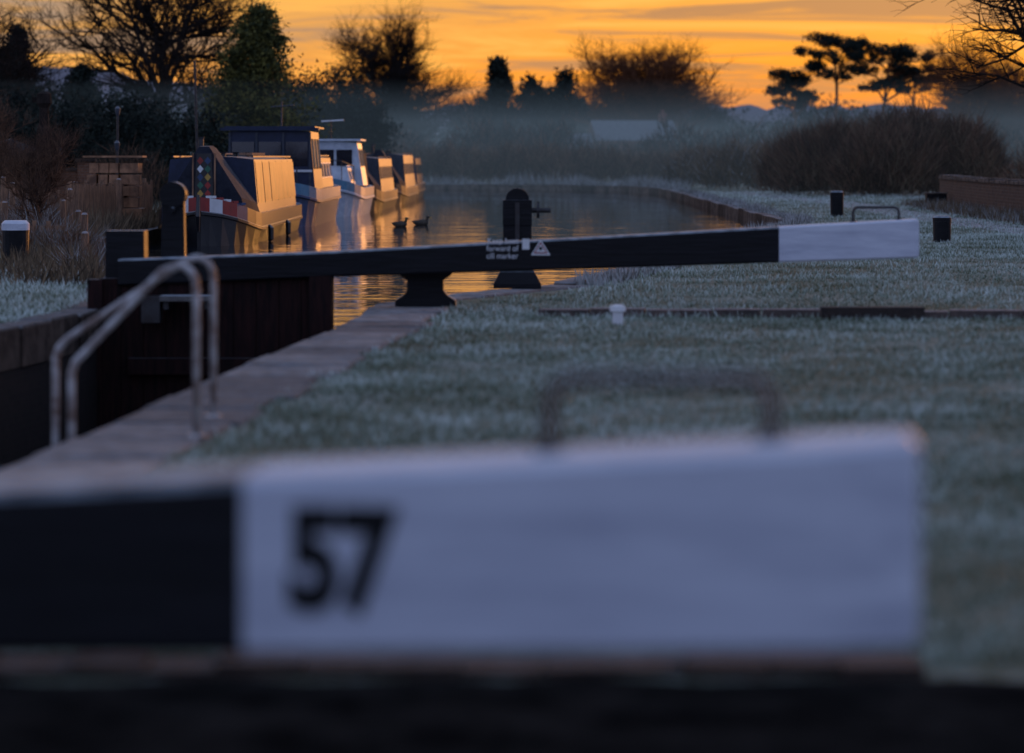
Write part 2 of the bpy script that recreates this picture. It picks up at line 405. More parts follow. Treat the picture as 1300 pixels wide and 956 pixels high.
def blade_mat():
    m = bpy.data.materials.new('frosted_grass_blade'); m.use_nodes = True
    nt = m.node_tree; N = nt.nodes; L = nt.links; b = N['Principled BSDF']; b.inputs['Roughness'].default_value = 0.85
    b.inputs['Specular IOR Level'].default_value = 0.15
    tc = N.new('ShaderNodeTexCoord'); n1 = N.new('ShaderNodeTexNoise'); n1.inputs['Scale'].default_value = 0.45; n1.inputs['Detail'].default_value = 6; n1.inputs['Roughness'].default_value = 0.78
    L.new(tc.outputs['Object'], n1.inputs[0])
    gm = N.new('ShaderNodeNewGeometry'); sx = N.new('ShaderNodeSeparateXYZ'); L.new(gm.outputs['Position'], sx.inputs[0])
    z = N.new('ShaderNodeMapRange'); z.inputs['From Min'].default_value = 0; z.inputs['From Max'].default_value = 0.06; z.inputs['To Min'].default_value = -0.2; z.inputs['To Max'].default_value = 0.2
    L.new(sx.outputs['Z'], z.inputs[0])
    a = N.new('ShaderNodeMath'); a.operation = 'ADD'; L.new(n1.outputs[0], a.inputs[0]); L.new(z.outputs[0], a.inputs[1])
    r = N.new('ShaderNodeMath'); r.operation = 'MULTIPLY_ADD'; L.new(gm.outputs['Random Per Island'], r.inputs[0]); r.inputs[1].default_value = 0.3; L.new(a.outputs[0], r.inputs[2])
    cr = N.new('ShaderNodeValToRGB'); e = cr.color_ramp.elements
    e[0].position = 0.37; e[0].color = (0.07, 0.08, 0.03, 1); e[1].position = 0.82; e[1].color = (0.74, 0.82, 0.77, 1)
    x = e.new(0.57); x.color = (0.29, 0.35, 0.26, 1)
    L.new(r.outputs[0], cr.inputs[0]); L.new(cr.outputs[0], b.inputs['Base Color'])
    return m
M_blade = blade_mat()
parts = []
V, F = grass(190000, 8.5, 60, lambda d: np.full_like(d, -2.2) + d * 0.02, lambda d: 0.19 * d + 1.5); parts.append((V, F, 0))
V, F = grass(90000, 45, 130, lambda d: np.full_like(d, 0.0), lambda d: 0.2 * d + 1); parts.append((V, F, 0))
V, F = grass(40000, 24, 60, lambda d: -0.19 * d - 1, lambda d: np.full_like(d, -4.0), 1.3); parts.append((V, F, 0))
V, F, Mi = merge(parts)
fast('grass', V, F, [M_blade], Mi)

def margin(poly, n, h, spread, seed_off):
    Ls = [math.dist(a, b) for a, b in zip(poly[:-1], poly[1:])]; tot = sum(Ls)
    P = []
    for a, b, l in zip(poly[:-1], poly[1:], Ls):
        k = int(n * l / tot) + 1; t = R.random((k, 1)); q = np.array(a) * (1 - t) + np.array(b) * t
        d = np.array([b[1] - a[1], -(b[0] - a[0])]) / l
        q = q + d * (0.2 + spread * R.random((k, 1)) ** 1.5); P.append(q)
    P = np.vstack(P); m = len(P); nz = vnoise(P, 0.6, seed_off)
    D = np.column_stack([R.normal(size=m) * 0.35, R.normal(size=m) * 0.35, np.ones(m)]); D /= np.linalg.norm(D, axis=1, keepdims=True)
    return blades(np.column_stack([P, np.zeros(m)]), D, h * (0.3 + nz) * (0.4 + R.random(m)), np.full(m, 0.035))
V, F, Mi = merge([(*margin(right_edge[10:18], 9000, 0.2, 0.5, 5), 0), (*margin(right_edge[17:], 14000, 0.6, 1.4, 6), 0),
                  (*margin([p for p in left_edge if 36 <= p[1] <= 151], 16000, 0.5, 1.2, 7), 1)])
fast('bank_reeds', V, F, [M_frosttwig, M_reed], Mi)

b = MB()
M_kick = mat('kick_brick', (0.13, 0.09, 0.075), (0.05, 0.04, 0.035), scale=8, rough=0.9, bump=0.5, frost=0.3)
M_kickd = mat('kick_brick_dark', (0.07, 0.05, 0.04), (0.022, 0.018, 0.015), scale=3, rough=0.9, spec=0.1, bump=0.5, frost=0.08)
x = 0.25
while x < 6.2:
    l = rnd.uniform(0.35, 0.7)
    b.box((x + l / 2, 29.1 - 0.09 * (x - 0.2) + rnd.uniform(-0.02, 0.02), 0.03 + rnd.uniform(-0.012, 0.012)), (l - 0.02, 0.24, 0.08), 0, rz=-0.1)
    x += l
b.finish('brick_kick_strip', [M_kick])
b = MB(); x = -2.2
while x < 0.95:
    l = rnd.uniform(0.2, 0.26)
    b.box((x + l / 2, 8.95 + rnd.uniform(-0.02, 0.02), 0.01 + rnd.uniform(-0.012, 0.012)), (l - 0.006, 0.22, 0.05), 0, rz=rnd.uniform(-.02, .02)); x += l
b.finish('brick_kick_strip', [M_kickd])
m = MB(); rr_ = []  # added near-black sheet that darkens the ground below the near beam
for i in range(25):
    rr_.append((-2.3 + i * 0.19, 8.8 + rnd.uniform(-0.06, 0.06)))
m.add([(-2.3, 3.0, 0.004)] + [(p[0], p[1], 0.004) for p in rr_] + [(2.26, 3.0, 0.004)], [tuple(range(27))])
m.finish('darkened_ground', [mat('darkened_ground', (0.022, 0.021, 0.020), (0.006, 0.006, 0.006), scale=3, rough=1.0, spec=0.0, bump=0.5)])

b = MB(); b.box((3.33, 28.4, 0.07), (0.95, 0.17, 0.10), 0, rz=-0.03); b.box((2.98, 28.42, 0.01), (0.08, 0.2, 0.04), 0); b.box((3.7, 28.4, 0.01), (0.08, 0.2, 0.04), 0)
b.finish('timber_sleeper', [mat('sleeper', (0.035, 0.022, 0.016), (0.014, 0.010, 0.009), rough=0.85, frost=0.12, bump=0.5)])
b = MB()
b.tube([(0.95, 27.6, -0.02), (0.95, 27.6, 0.11), (0.95, 27.6, 0.12), (0.95, 27.6, 0.165), (0.95, 27.6, 0.18)], [0.05, 0.05, 0.075, 0.07, 0.03], 14, 0)
b.finish('marker_post', [M_whitep], smooth=False)

# ---------------------------------------------------------------- balance beams
def beam_part(name, st, mats, parent, c=0.018):
    m = MB(); rings = []
    for (x, zt, zb, yf, yb) in st:
        rings.append([(x, yf, zb + c), (x, yf, zt - c), (x, yf + c, zt), (x, yb - c, zt), (x, yb, zt - c), (x, yb, zb + c), (x, yb - c, zb), (x, yf + c, zb)])
    m.loft(rings, 0)
    return m.finish(name, mats, parent=parent)
def hoop(name, parent, x0, x1, zf, yc, h, mats, r=0.014):
    m = MB(); pts = [(x0, yc, zf(x0) - 0.02)]
    zt = max(zf(x0), zf(x1)) + h; c = 0.05
    pts += [(x0, yc, zt - c)]
    for a in (30, 60): pts.append((x0 + c - c * math.cos(math.radians(a)), yc, zt - c + c * math.sin(math.radians(a))))
    pts += [(x0 + c, yc, zt), (x1 - c, yc, zt)]
    for a in (60, 30): pts.append((x1 - c + c * math.cos(math.radians(a)), yc, zt - c + c * math.sin(math.radians(a))))
    pts += [(x1, yc, zt - c), (x1, yc, zf(x1) - 0.02)]
    m.tube(pts, r, 10, 0)
    for x in (x0, x1): m.tube([(x, yc, zf(x) - 0.01), (x, yc, zf(x) + 0.012)], 0.035, 12, 0)
    return m.finish(name, mats, parent=parent, smooth=True)
def text(name, body, size, loc, mat_, parent, bold=0.0, align='LEFT', sx=1.0, line=0.95):
    c = bpy.data.curves.new(name, 'FONT'); c.body = body; c.size = size; c.align_x = align; c.offset = bold; c.extrude = 0.0008
    c.space_line = line
    t = bpy.data.objects.new(name + '_tmp', c); sc.collection.objects.link(t)
    dg = bpy.context.evaluated_depsgraph_get(); me = bpy.data.meshes.new_from_object(t.evaluated_get(dg))
    bpy.data.objects.remove(t)
    me.materials.clear(); me.materials.append(mat_)
    o = bpy.data.objects.new(name, me); sc.collection.objects.link(o)
    o.parent = parent; o.location = loc; o.rotation_euler = (math.pi / 2, 0, 0); o.scale = (sx, 1, 1)
    return o

E = empty('lock_balance_beam', (0.815, 6.12, 0), math.radians(-5.5))
zt = lambda x: 0.935 + 0.062 * x
zb = lambda x: 0.510 + 0.018 * x
st = [(-1.37, zt(-1.37), zb(-1.37), 0, 0.33), (-0.19, zt(-.19), zb(-.19), 0, 0.33), (-0.17, zt(-.17), zb(-.17), 0.006, 0.33), (-0.02, zt(0), zb(0), 0.05, 0.31), (0.0, zt(0) - 0.02, zb(0) + 0.02, 0.07, 0.29)]
beam_part('white_end', st, [M_white], E)
st = [(-6.1, zt(-6.1), zb(-6.1), 0.02, 0.31), (-4.0, zt(-4), zb(-4), 0, 0.33), (-1.373, zt(-1.373), zb(-1.373), -0.001, 0.331)]
beam_part('black_arm', st, [M_black], E)
hoop('grab_handle', E, -0.76, -0.30, zt, 0.2, 0.125, [M_handle], r=0.016)
text('lock_number', '57', 0.27, (-1.275, -0.004, 0.594), M_blackp, E, bold=0.016, sx=0.78)
m = MB()
for i in range(8): m.box((-5.95 + i * 0.27, 0.17, -0.95), (0.262, 0.16, 2.9), 0)
m.box((-6.03, 0.17, -0.8), (0.1, 0.26, 3.2), 0); m.box((-3.82, 0.17, -0.8), (0.24, 0.28, 3.1), 0)
m.finish('gate_leaf', [M_gate], parent=E)

E = empty('lock_gate', (3.98, 30.0, 0), math.radians(-1.0))
zt = lambda x: 0.90 + 0.056 * x
zb = lambda x: 0.518 + 0.033 * x
st = [(-1.37, zt(-1.37), zb(-1.37), 0, 0.32), (-0.05, zt(-.05), zb(-.05), 0, 0.32), (-0.02, zt(0), zb(0), 0.02, 0.31), (0.0, zt(0) - 0.02, zb(0) + 0.02, 0.03, 0.29)]
beam_part('white_end', st, [M_white], E)
st = [(-7.85, 0.50, 0.24, 0.02, 0.30), (-5.75, zt(-5.75), zb(-5.75), 0, 0.31), (-1.373, zt(-1.373), zb(-1.373), -0.001, 0.321)]
beam_part('black_arm', st, [M_black], E)
hoop('grab_handle', E, -0.63, -0.18, zt, 0.2, 0.12, [M_steel])
text('sign_text', 'Keep boat\nforward of\ncill marker', 0.080, (-3.92, -0.004, 0.658), M_whitep, E, bold=0.0, align='RIGHT', sx=0.9, line=0.92)
m = MB()
m.add([(-3.88, -0.005, 0.60), (-3.81, -0.005, 0.60), (-3.81, -0.005, 0.705), (-3.88, -0.005, 0.705)], [(0, 1, 2, 3)], 0)
def tri3(cx, cz, s, y, mi): m.add([(cx - s, y, cz - s * 0.8), (cx + s, y, cz - s * 0.8), (cx, y, cz + s * 0.85)], [(0, 1, 2)], mi)
tri3(-3.70, 0.62, 0.095, -0.005, 0); tri3(-3.70, 0.617, 0.07, -0.008, 1); tri3(-3.70, 0.614, 0.05, -0.011, 0)
m.box((-3.70, -0.012, 0.61), (0.03, 0.004, 0.03), 2)
m.finish('sign_symbols', [M_whitep, M_red, M_blackp], parent=E)
m = MB()
for i in range(10): m.box((-7.94 + i * 0.222, 0.16, -1.0), (0.216, 0.14 + 0.01 * (i % 2), 2.62 + 0.005 * i), 0)
m.box((-5.86, 0.155, -0.85), (0.22, 0.30, 2.44), 0); m.box((-8.08, 0.155, -0.8), (0.14, 0.28, 2.2), 0)
m.box((-6.9, 0.06, -0.55), (1.7, 0.10, 0.16), 0); m.box((-6.9, 0.06, -1.4), (1.7, 0.10, 0.16), 0)
m.finish('gate_leaf', [M_gate], parent=E)
m = MB()
m.box((-7.15, -0.16, 0.13), (0.50, 0.30, 0.05), 0); m.box((-7.35, -0.05, 0.06), (0.05, 0.3, 0.08), 1); m.box((-6.95, -0.05, 0.06), (0.05, 0.3, 0.08), 1)
m.box((-7.5, -0.1, 0.02), (0.18, 0.2, 0.26), 1)
m.finish('footboard', [mat('footboard_frosted', (0.16, 0.15, 0.14), (0.07, 0.06, 0.055), frost=0.6, rough=0.8), M_steel], parent=E)
m = MB()
m.box((-7.35, 0.40, 0.72), (0.24, 0.16, 0.84), 0, taper=0.9)
m.tube([(-7.35, 0.3, 1.13), (-7.35, 0.5, 1.13)], 0.13, 18, 0); m.tube([(-7.35, 0.2, 0.98), (-7.35, 0.4, 0.98)], 0.03, 8, 0)
m.box((-7.82, 0.42, 0.35), (0.40, 0.30, 0.85), 0, taper=0.95)
m.finish('gate_paddle_gear', [M_black], parent=E)

def support(name, loc):
    m = MB(); prof = [(0.30, 0.0), (0.30, 0.06), (0.22, 0.11), (0.18, 0.16), (0.18, 0.26), (0.25, 0.31), (0.29, 0.36)]
    rings = []
    for hw, z in prof: rings.append([(-hw, -0.13, z), (hw, -0.13, z), (hw, 0.13, z), (-hw, 0.13, z)])
    m.loft(rings, 0); return m.finish(name, [M_black], loc=loc)
support('beam_support', (-0.86, 30.6, 0.02))

m = MB()
rings = []
for hw, hd, z in [(0.27, 0.2, 0.0), (0.27, 0.2, 0.05), (0.20, 0.16, 0.18), (0.165, 0.13, 0.24), (0.16, 0.125, 0.7), (0.165, 0.13, 0.72), (0.165, 0.13, 1.0)]:
    rings.append([(-hw, -hd, z), (hw, -hd, z), (hw, hd, z), (-hw, hd, z)])
m.loft(rings, 0)
m.tube([(0, -0.06, 1.0), (0, 0.06, 1.0)], 0.135, 20, 0)
m.tube([(0.13, 0, 0.88), (0.38, 0, 0.88)], 0.03, 10, 1); m.tube([(0.22, 0, 0.88), (0.25, 0, 0.88)], 0.09, 14, 1)
m.tube([(0.24, -0.01, 0.80), (0.24, -0.01, 0.98)], 0.015, 6, 1)
m.box((0, -0.142, 0.62), (0.05, 0.02, 0.7), 1)
m.finish('paddle_gear_post', [M_black, M_steel], loc=(0.06, 34.9, 0.02))

def ladder_rail(X0, X1, Y, foot, name, parent):
    m = MB()
    pts = [(X1, Y, 0.0), (X1, Y, 0.80)]
    for a in (20, 45, 70, 90): pts.append((X1 - 0.10 + 0.10 * math.cos(math.radians(a)), Y, 0.82 + 0.11 * math.sin(math.radians(a))))
    pts += [(X1 - 0.18, Y, 0.90), (X0 + 0.07, Y, 0.47), (X0 + 0.02, Y, 0.42), (X0, Y, 0.36), (X0, Y, foot)]
    m.tube(pts, 0.021, 10, 0); m.tube([(X1, Y, 0.015), (X1, Y, 0.035)], 0.05, 12, 0)
    return m.finish(name, [M_rail], parent=parent, smooth=True)
E = empty('ladder_handrail', (0, 0, 0))
ladder_rail(-2.33, -1.67, 16.25, -0.2, 'near_hoop', E)
ladder_rail(-2.60, -1.70, 17.5, -1.8, 'far_hoop', E)
m = MB()
for i in range(9): m.tube([(-2.36, 16.3, -0.15 - i * 0.28), (-2.3, 17.45, -0.15 - i * 0.28)], 0.014, 6, 0)
m.finish('rungs', [M_rail], parent=E)

def bollard(loc, r, h, top):
    m = MB()
    m.tube([(0, 0, -0.05), (0, 0, h * 0.78)], [r * 0.95, r], 18, 0)
    m.tube([(0, 0, h * 0.781), (0, 0, h * 0.93), (0, 0, h)], [r * 1.02, r * 1.02, r * 0.8], 18, 1)
    return m.finish('mooring_bollard', [M_black, top], loc=loc)
bollard((-6.95, 43, 0), 0.19, 0.62, M_white)
bollard((8.25, 78, 0), 0.17, 0.66, M_black)
bollard((7.6, 54.3, 0), 0.16, 0.47, M_black)
m = MB(); m.box((0, 0, 0.2), (0.62, 0.35, 0.42), 0, taper=0.96); m.box((0, 0, 0.43), (0.68, 0.4, 0.04), 1)
m.finish('mooring_block', [M_black, M_stone], loc=(12.7, 92.0, 0))

# ---------------------------------------------------------------- boats
def hull(m, L, W, h0, mh, mdeck, mtop=None, bowrise=0.35, bowlen=2.6, mid=None):
    hw = W / 2; st = []
    for t, ww, hh in [(0.0, 0.04, 1.0), (0.06, 0.20, 0.93), (0.16, 0.42, 0.82), (0.32, 0.66, 0.6), (0.5, 0.82, 0.38), (0.72, 0.94, 0.15), (1.0, 1.0, 0.0)]:
        st.append((t * bowlen, hw * ww, h0 + bowrise * hh))
    st += [(L * 0.5, hw, h0), (L - 1.0, hw, h0), (L - 0.4, hw * 0.9, h0 + 0.03), (L, hw * 0.6, h0 + 0.08)]
    rings = []
    for y, w_, h in st:
        k = 0.12 if y < bowlen else 0
        yy = y
        rings.append([(-w_ * 0.85, yy + k * 1.5, -0.25), (-w_ * 0.97, yy + k, h - 0.36), (-w_ - 0.02, yy, h - 0.34), (-w_ - 0.02, yy, h - 0.29), (-w_, yy, h - 0.27), (-w_ * 1.0, yy, h),
                      (w_ * 1.0, yy, h), (w_, yy, h - 0.27), (w_ + 0.02, yy, h - 0.29), (w_ + 0.02, yy, h - 0.34), (w_ * 0.97, yy + k, h - 0.36), (w_ * 0.85, yy + k * 1.5, -0.25)])
    def mf(i, k):
        if k == 5: return mdeck
        if k in (4, 6) and mtop and i < 5: return mtop[i % len(mtop)]
        return mh if mid is None or k in (0, 10, 11) else (mid if k in (4, 6) else mh)
    m.loft(rings, mh, mfun=mf)

def cabin(m, y0, y1, wb, wt, z0, z1, mside, mroof, mwin=0, mframe=0, nwin=5, wh=0.42, wz=None, panels=False):
    ring = lambda y, a=0.0: [(-wb, y, z0), (-wt, y + a, z1), (-wt * 0.5, y + a, z1 + 0.05), (0, y + a, z1 + 0.065), (wt * 0.5, y + a, z1 + 0.05), (wt, y + a, z1), (wb, y, z0)]
    m.loft([ring(y0, 0.06), ring(y1, -0.04)], mside, mfun=lambda i, k: mroof if k in (1, 2, 3, 4) else mside)
    for s in (-1, 1):
        m.box((s * (wt - 0.04), (y0 + y1) / 2, z1 + 0.06), (0.035, y1 - y0 - 0.4, 0.035), mroof)
    wz = wz or (z0 + (z1 - z0) * 0.58)
    for s in (-1, 1):
        for i in range(nwin):
            yc = y0 + (y1 - y0) * (i + 0.5) / nwin
            hl = (y1 - y0) / nwin * (0.38 if panels else 0.33)
            def pt(y, z, off):
                t = (z - z0) / (z1 - z0); return (s * (wb + (wt - wb) * t + off), y, z)
            dz = rnd.uniform(0.0, 0.05) if panels else 0
            for (e, off, mi) in ((0.035, 0.006, mframe), (0.0, 0.012, mwin)):
                o2 = off + (dz if mi == mwin and panels else 0)
                a = [pt(yc - hl - e, wz - wh / 2 - e, off), pt(yc + hl + e, wz - wh / 2 - e, o2), pt(yc + hl + e, wz + wh / 2 + e, o2), pt(yc - hl - e, wz + wh / 2 + e, off)]
                b_ = [pt(yc - hl - e, wz - wh / 2 - e, off - 0.02), pt(yc + hl + e, wz - wh / 2 - e, off - 0.02), pt(yc + hl + e, wz + wh / 2 + e, off - 0.02), pt(yc - hl - e, wz + wh / 2 + e, off - 0.02)]
                m.loft([b_, a], mi)

m = MB()
mats = [M_hull, M_canvas, M_navy, M_panel, M_red, M_whitep, M_blue, M_yellow, M_green, M_steel, M_timber]
hull(m, 15.5, 2.1, 0.62, 0, 0, mtop=[4, 5, 4, 6, 0], bowrise=0.36)
cabin(m, 2.7, 13.8, 0.96, 0.86, 0.60, 1.72, 2, 2, mwin=3, mframe=9, nwin=6, wh=0.82, panels=True)
prof = lambda y, hw, zt_, zb_: [(-hw, y, zb_), (-hw * 0.93, y, zb_ + 0.22), (-0.10, y, zt_), (0.10, y, zt_), (hw * 0.93, y, zb_ + 0.22), (hw, y, zb_)]
m.loft([prof(1.15, 0.80, 1.98, 0.74), prof(1.9, 0.94, 2.0, 0.66), prof(2.72, 1.0, 1.95, 0.60)], 1)
yf = 1.14
m.add([(-0.20, yf, 0.78), (0.20, yf, 0.78), (0.15, yf, 1.84), (-0.15, yf, 1.84)], [(0, 1, 2, 3)], 0)
cols = [4, 7, 6, 8, 5, 4, 8, 7, 6]
k = 0
for r_ in range(6):
    for c_ in range(2):
        cx_ = -0.075 + 0.15 * c_; cz_ = 0.87 + r_ * 0.165; k += 1
        m.add([(cx_ - 0.065, yf - 0.006, cz_), (cx_, yf - 0.006, cz_ - 0.08), (cx_ + 0.065, yf - 0.006, cz_), (cx_, yf - 0.006, cz_ + 0.08)], [(0, 1, 2, 3)], cols[(k * 2 + r_) % 9])
for s in (-1, 1): m.box((s * 0.22, yf - 0.012, 1.3), (0.035, 0.02, 1.1), 10)
m.box((0, yf - 0.01, 0.76), (1.3, 0.03, 0.05), 4)
for i in range(5):
    t = 0.1 + i * 0.17
    m.box((0.15 + t * 0.75, 0.15 + t * 1.3, 1.0 - t * 0.22), (0.13, 0.16, 0.05), [5, 4, 5, 4, 6][i], rz=0.9)
    m.box((-0.15 - t * 0.75, 0.15 + t * 1.3, 1.0 - t * 0.22), (0.13, 0.16, 0.05), [5, 4, 5, 4, 6][i], rz=-0.9)
m.tube([(0, 0.0, 0.3), (0, -0.08, 0.6), (0, 0.02, 1.02)], [0.03, 0.05, 0.03], 8, 0)
m.tube([(-0.45, 5.0, 1.75), (-0.45, 5.0, 2.15), (-0.45, 5.0, 2.2)], [0.06, 0.06, 0.075], 12, 9)
for y in (4.2, 7.0, 10.0): m.tube([(0.1, y, 1.77), (0.1, y, 1.84), (0.1, y, 1.88)], [0.05, 0.05, 0.09], 12, 9)
m.box((0.35, 8.5, 1.84), (0.28, 3.5, 0.05), 10); m.tube([(-0.3, 6.2, 1.84), (-0.25, 10.5, 1.84)], 0.02, 6, 10)
for s in (-1, 1):
    for yy in (4.0, 9.0):
        m.tube([(s * 1.08, yy, 0.35), (s * 1.12, yy, 0.28), (s * 1.12, yy, 0.05), (s * 1.08, yy, 0.0)], [0.02, 0.06, 0.06, 0.02], 8, 0)
m.finish('narrowboat', mats, loc=(-6.18, 60.5, WZ), rz=0.0)

m = MB()
mats = [M_blue, M_canvas, M_navy, M_glass, M_boatgrey, M_whitep, M_cyan, M_steel]
hull(m, 12.0, 2.5, 0.95, 0, 0, bowrise=0.25, bowlen=1.8, mid=6)
cabin(m, 1.2, 4.6, 1.15, 1.02, 0.95, 2.42, 2, 1, mwin=3, mframe=1, nwin=3, wh=0.7, wz=1.85)
m.box((0, 1.18 + 0.035, 2.48), (2.5, 0.25, 0.07), 2)
m.box((0, 3.0, 2.53), (2.3, 3.7, 0.05), 2)
for i in range(3): m.box((-0.68 + i * 0.68, 1.21, 1.85), (0.56, 0.02, 0.62), 3)
for i in range(4): m.box((-1.02 + i * 0.68, 1.205, 1.7), (0.05, 0.03, 1.4), 4)
m.box((0, 1.2, 1.42), (2.15, 0.03, 0.06), 5)
cabin(m, 4.65, 11.0, 1.05, 0.95, 0.95, 1.75, 2, 4, mwin=3, mframe=5, nwin=5, wh=0.35)
m.tube([(0.7, 1.0, 0.95), (0.7, 1.0, 1.5)], 0.02, 6, 7)
m.finish('wheelhouse_boat', mats, loc=(-6.15, 76.8, WZ), rz=0.0)

m = MB()
mats = [M_boatwhite, M_cyan, M_glass, M_canvas, M_steel, M_whitep]
hull(m, 8.5, 2.6, 0.85, 0, 0, bowrise=0.35, bowlen=2.4, mid=1)
cabin(m, 1.9, 4.2, 0.95, 0.8, 0.9, 1.45, 0, 0, mwin=2, mframe=4, nwin=2, wh=0.25)
cabin(m, 4.25, 6.6, 1.15, 0.95, 0.9, 2.2, 0, 0, mwin=2, mframe=4, nwin=3, wh=0.5, wz=1.75)
for i in range(3): m.box((-0.56 + i * 0.56, 4.27, 1.75), (0.48, 0.02, 0.5), 2)
m.box((0, 5.4, 2.3), (2.15, 2.7, 0.06), 0)
cabin(m, 6.65, 8.2, 1.1, 1.0, 0.85, 1.9, 3, 3, mwin=3, mframe=3, nwin=1)
pts = [(-1.0, 1.9, 1.5), (-0.7, 0.9, 1.65), (0, 0.1, 1.75), (0.7, 0.9, 1.65), (1.0, 1.9, 1.5)]
m.tube(pts, 0.018, 6, 4)
for p in pts: m.tube([p, (p[0], p[1], 0.95)], 0.014, 6, 4)
m.tube([(0.1, 5.0, 2.3), (0.1, 5.0, 2.95)], 0.02, 6, 4); m.tube([(-0.2, 5.0, 2.88), (0.5, 5.0, 2.92)], 0.025, 6, 5)
m.finish('cabin_cruiser', mats, loc=(-5.75, 90, WZ), rz=-0.01)

def nb(loc, L, side, roofm, hullm, nwin=6, rz=0.0, cratch=True, top=1.72):
    m = MB(); mats = [hullm, side, roofm, M_glass, M_canvas, M_steel, M_red]
    hull(m, L, 2.1, 0.62, 0, 0, bowrise=0.3)
    cabin(m, 2.7, L - 1.6, 0.96, 0.85, 0.60, top, 1, 2, mwin=3, mframe=5, nwin=nwin, wh=0.4)
    if cratch: m.loft([prof(1.3, 0.8, top + 0.2, 0.72), prof(2.72, 0.98, top + 0.15, 0.60)], 4)
    m.tube([(-0.4, 4.5, top), (-0.4, 4.5, top + 0.42)], 0.06, 10, 5)
    for y in (5.5, 8.0): m.tube([(0.1, y, top + 0.06), (0.1, y, top + 0.12), (0.1, y, top + 0.16)], [0.05, 0.05, 0.09], 10, 5)
    return m.finish('narrowboat', mats, loc=loc, rz=rz)
nb((-5.3, 99, WZ), 13, M_boatgrey, M_roof, M_hull, rz=-0.01)
nb((-5.0, 113.5, WZ), 13, M_boatgrey, M_roof, M_hull, top=1.85, rz=-0.01)
nb((-5.0, 129, WZ), 12, M_navy, M_canvas, M_hull, cratch=True)

def duck(loc, rz, male):
    m = MB()
    m.tube([(0, 0.24, 0.10), (0, 0.17, 0.07), (0, 0.05, 0.05), (0, -0.08, 0.05), (0, -0.17, 0.07), (0, -0.20, 0.08)], [0.008, 0.045, 0.085, 0.088, 0.055, 0.01], 12, 0)
    m.tube([(0, -0.13, 0.08), (0, -0.17, 0.15), (0, -0.18, 0.19)], [0.045, 0.03, 0.03], 10, 1)
    m.tube([(0, -0.14, 0.20), (0, -0.17, 0.21), (0, -0.21, 0.205), (0, -0.235, 0.20)], [0.012, 0.036, 0.034, 0.014], 10, 1)
    m.tube([(0, -0.225, 0.20), (0, -0.27, 0.19), (0, -0.285, 0.19)], [0.015, 0.014, 0.006], 8, 2)
    return m.finish('duck', [M_duckb, M_duckh if male else M_duckb, M_bill], loc=loc, rz=rz, smooth=True)
duck((-2.85, 78.2, WZ), math.radians(65), True)
duck((-2.38, 80.2, WZ), math.radians(80), False)

# ---------------------------------------------------------------- trees
def tree(name, V, F, loc, mats): return fast(name, V, F, mats, loc=loc)
K3 = (3, 3, 2, 2)
V, F = gen_tree(3, 13.9, 9.2, twig=0.036, upness=0.08, kids=(4, 3, 2, 2), trunk_r=0.42)
tree('bare_tree', V, F, (-9.7, 250, 0), [M_bark])
V, F = gen_tree(18, 12.4, 11.0, twig=0.034, upness=0.12, kids=(4, 3, 2, 2), trunk_r=0.42)
tree('bare_tree', V, F, (12.2, 280, 0), [M_bark_warm])
V, F = gen_tree(21, 13.5, 9.0, twig=0.019, upness=0.10, trunk_r=0.34)
tree('bare_tree', V, F, (-16.2, 140, 0), [M_bark])
V, F = gen_tree(5, 11.2, 8.0, twig=0.036, kids=K3)
tree('bare_tree', V, F, (36.4, 240, 0), [M_bark_warm])
V, F = gen_tree(15, 11.0, 8.4, twig=0.036)
tree('bare_tree', V, F, (41.5, 250, 0), [M_bark_warm])
V, F = gen_tree(16, 9.6, 8.0, twig=0.035)
tree('bare_tree', V, F, (20.5, 330, 0), [M_bark])
V, F = gen_tree(26, 10.2, 9.0, twig=0.035)
tree('bare_tree', V, F, (-3.0, 330, 0), [M_bark])
V, F = gen_tree(27, 9.6, 7.0, twig=0.035)
tree('bare_tree', V, F, (6.5, 320, 0), [M_bark])
V, F = gen_tree(31, 10.5, 7.6, twig=0.012, upness=-0.03, first=2)
tree('bare_tree', V, F, (15.5, 80, 0), [M_bark])
V, F = gen_tree(44, 9.0, 6.5, twig=0.014)
tree('bare_tree', V, F, (-21.5, 122, 0), [M_bark])

def conifer(name, loc, H, W, n, mleaf, droop=0.25, size=0.3, pw=0.8):
    k = int(90 + H * 6)
    segs = [(Vector((0, 0, 0)), Vector((0, 0, H * 0.97)), H * 0.02, 0.02)]
    C = []; sc_ = []
    for i in range(k):
        t = (i + 0.5) / k; z = H * (0.06 + 0.93 * t); rr = W / 2 * (1 - t) ** pw * R.uniform(0.6, 1.15) + 0.06
        a = R.uniform(0, 6.28); tip = np.array([rr * math.cos(a), rr * math.sin(a), z - droop * rr])
        segs.append((Vector((0, 0, z)), Vector(tip), 0.03, 0.01))
        for u in (0.35, 0.6, 0.8, 1.0):
            C.append(np.array([0, 0, z]) * (1 - u) + tip * u); sc_.append(0.10 * W * (0.5 + 0.4 * (1 - t)))
    C = np.array(C); s = np.array(sc_); idx = R.integers(0, len(C), n)
    P = C[idx] + R.normal(size=(n, 3)) * s[idx][:, None] * np.array([0.8, 0.8, 0.55])
    D = R.normal(size=(n, 3)); D[:, 2] -= 0.2; D /= np.linalg.norm(D, axis=1, keepdims=True)
    sz = size * (0.5 + R.random(n)); v, f = blades(P, D, sz, sz * 0.5)
    v2, f2 = seg_mesh(segs); V, F, Mi = merge([(v, f, 0), (v2, f2, 1)])
    return fast(name, V, F, [mleaf, M_bark], Mi, loc=loc)
conifer('conifer_tree', (-1.1, 245, 0), 9.4, 5.0, 11000, M_leafd, size=0.34, pw=0.65)
conifer('conifer_tree', (-10.0, 120, 0), 7.35, 5.6, 30000, M_leafg, size=0.16, pw=0.6)
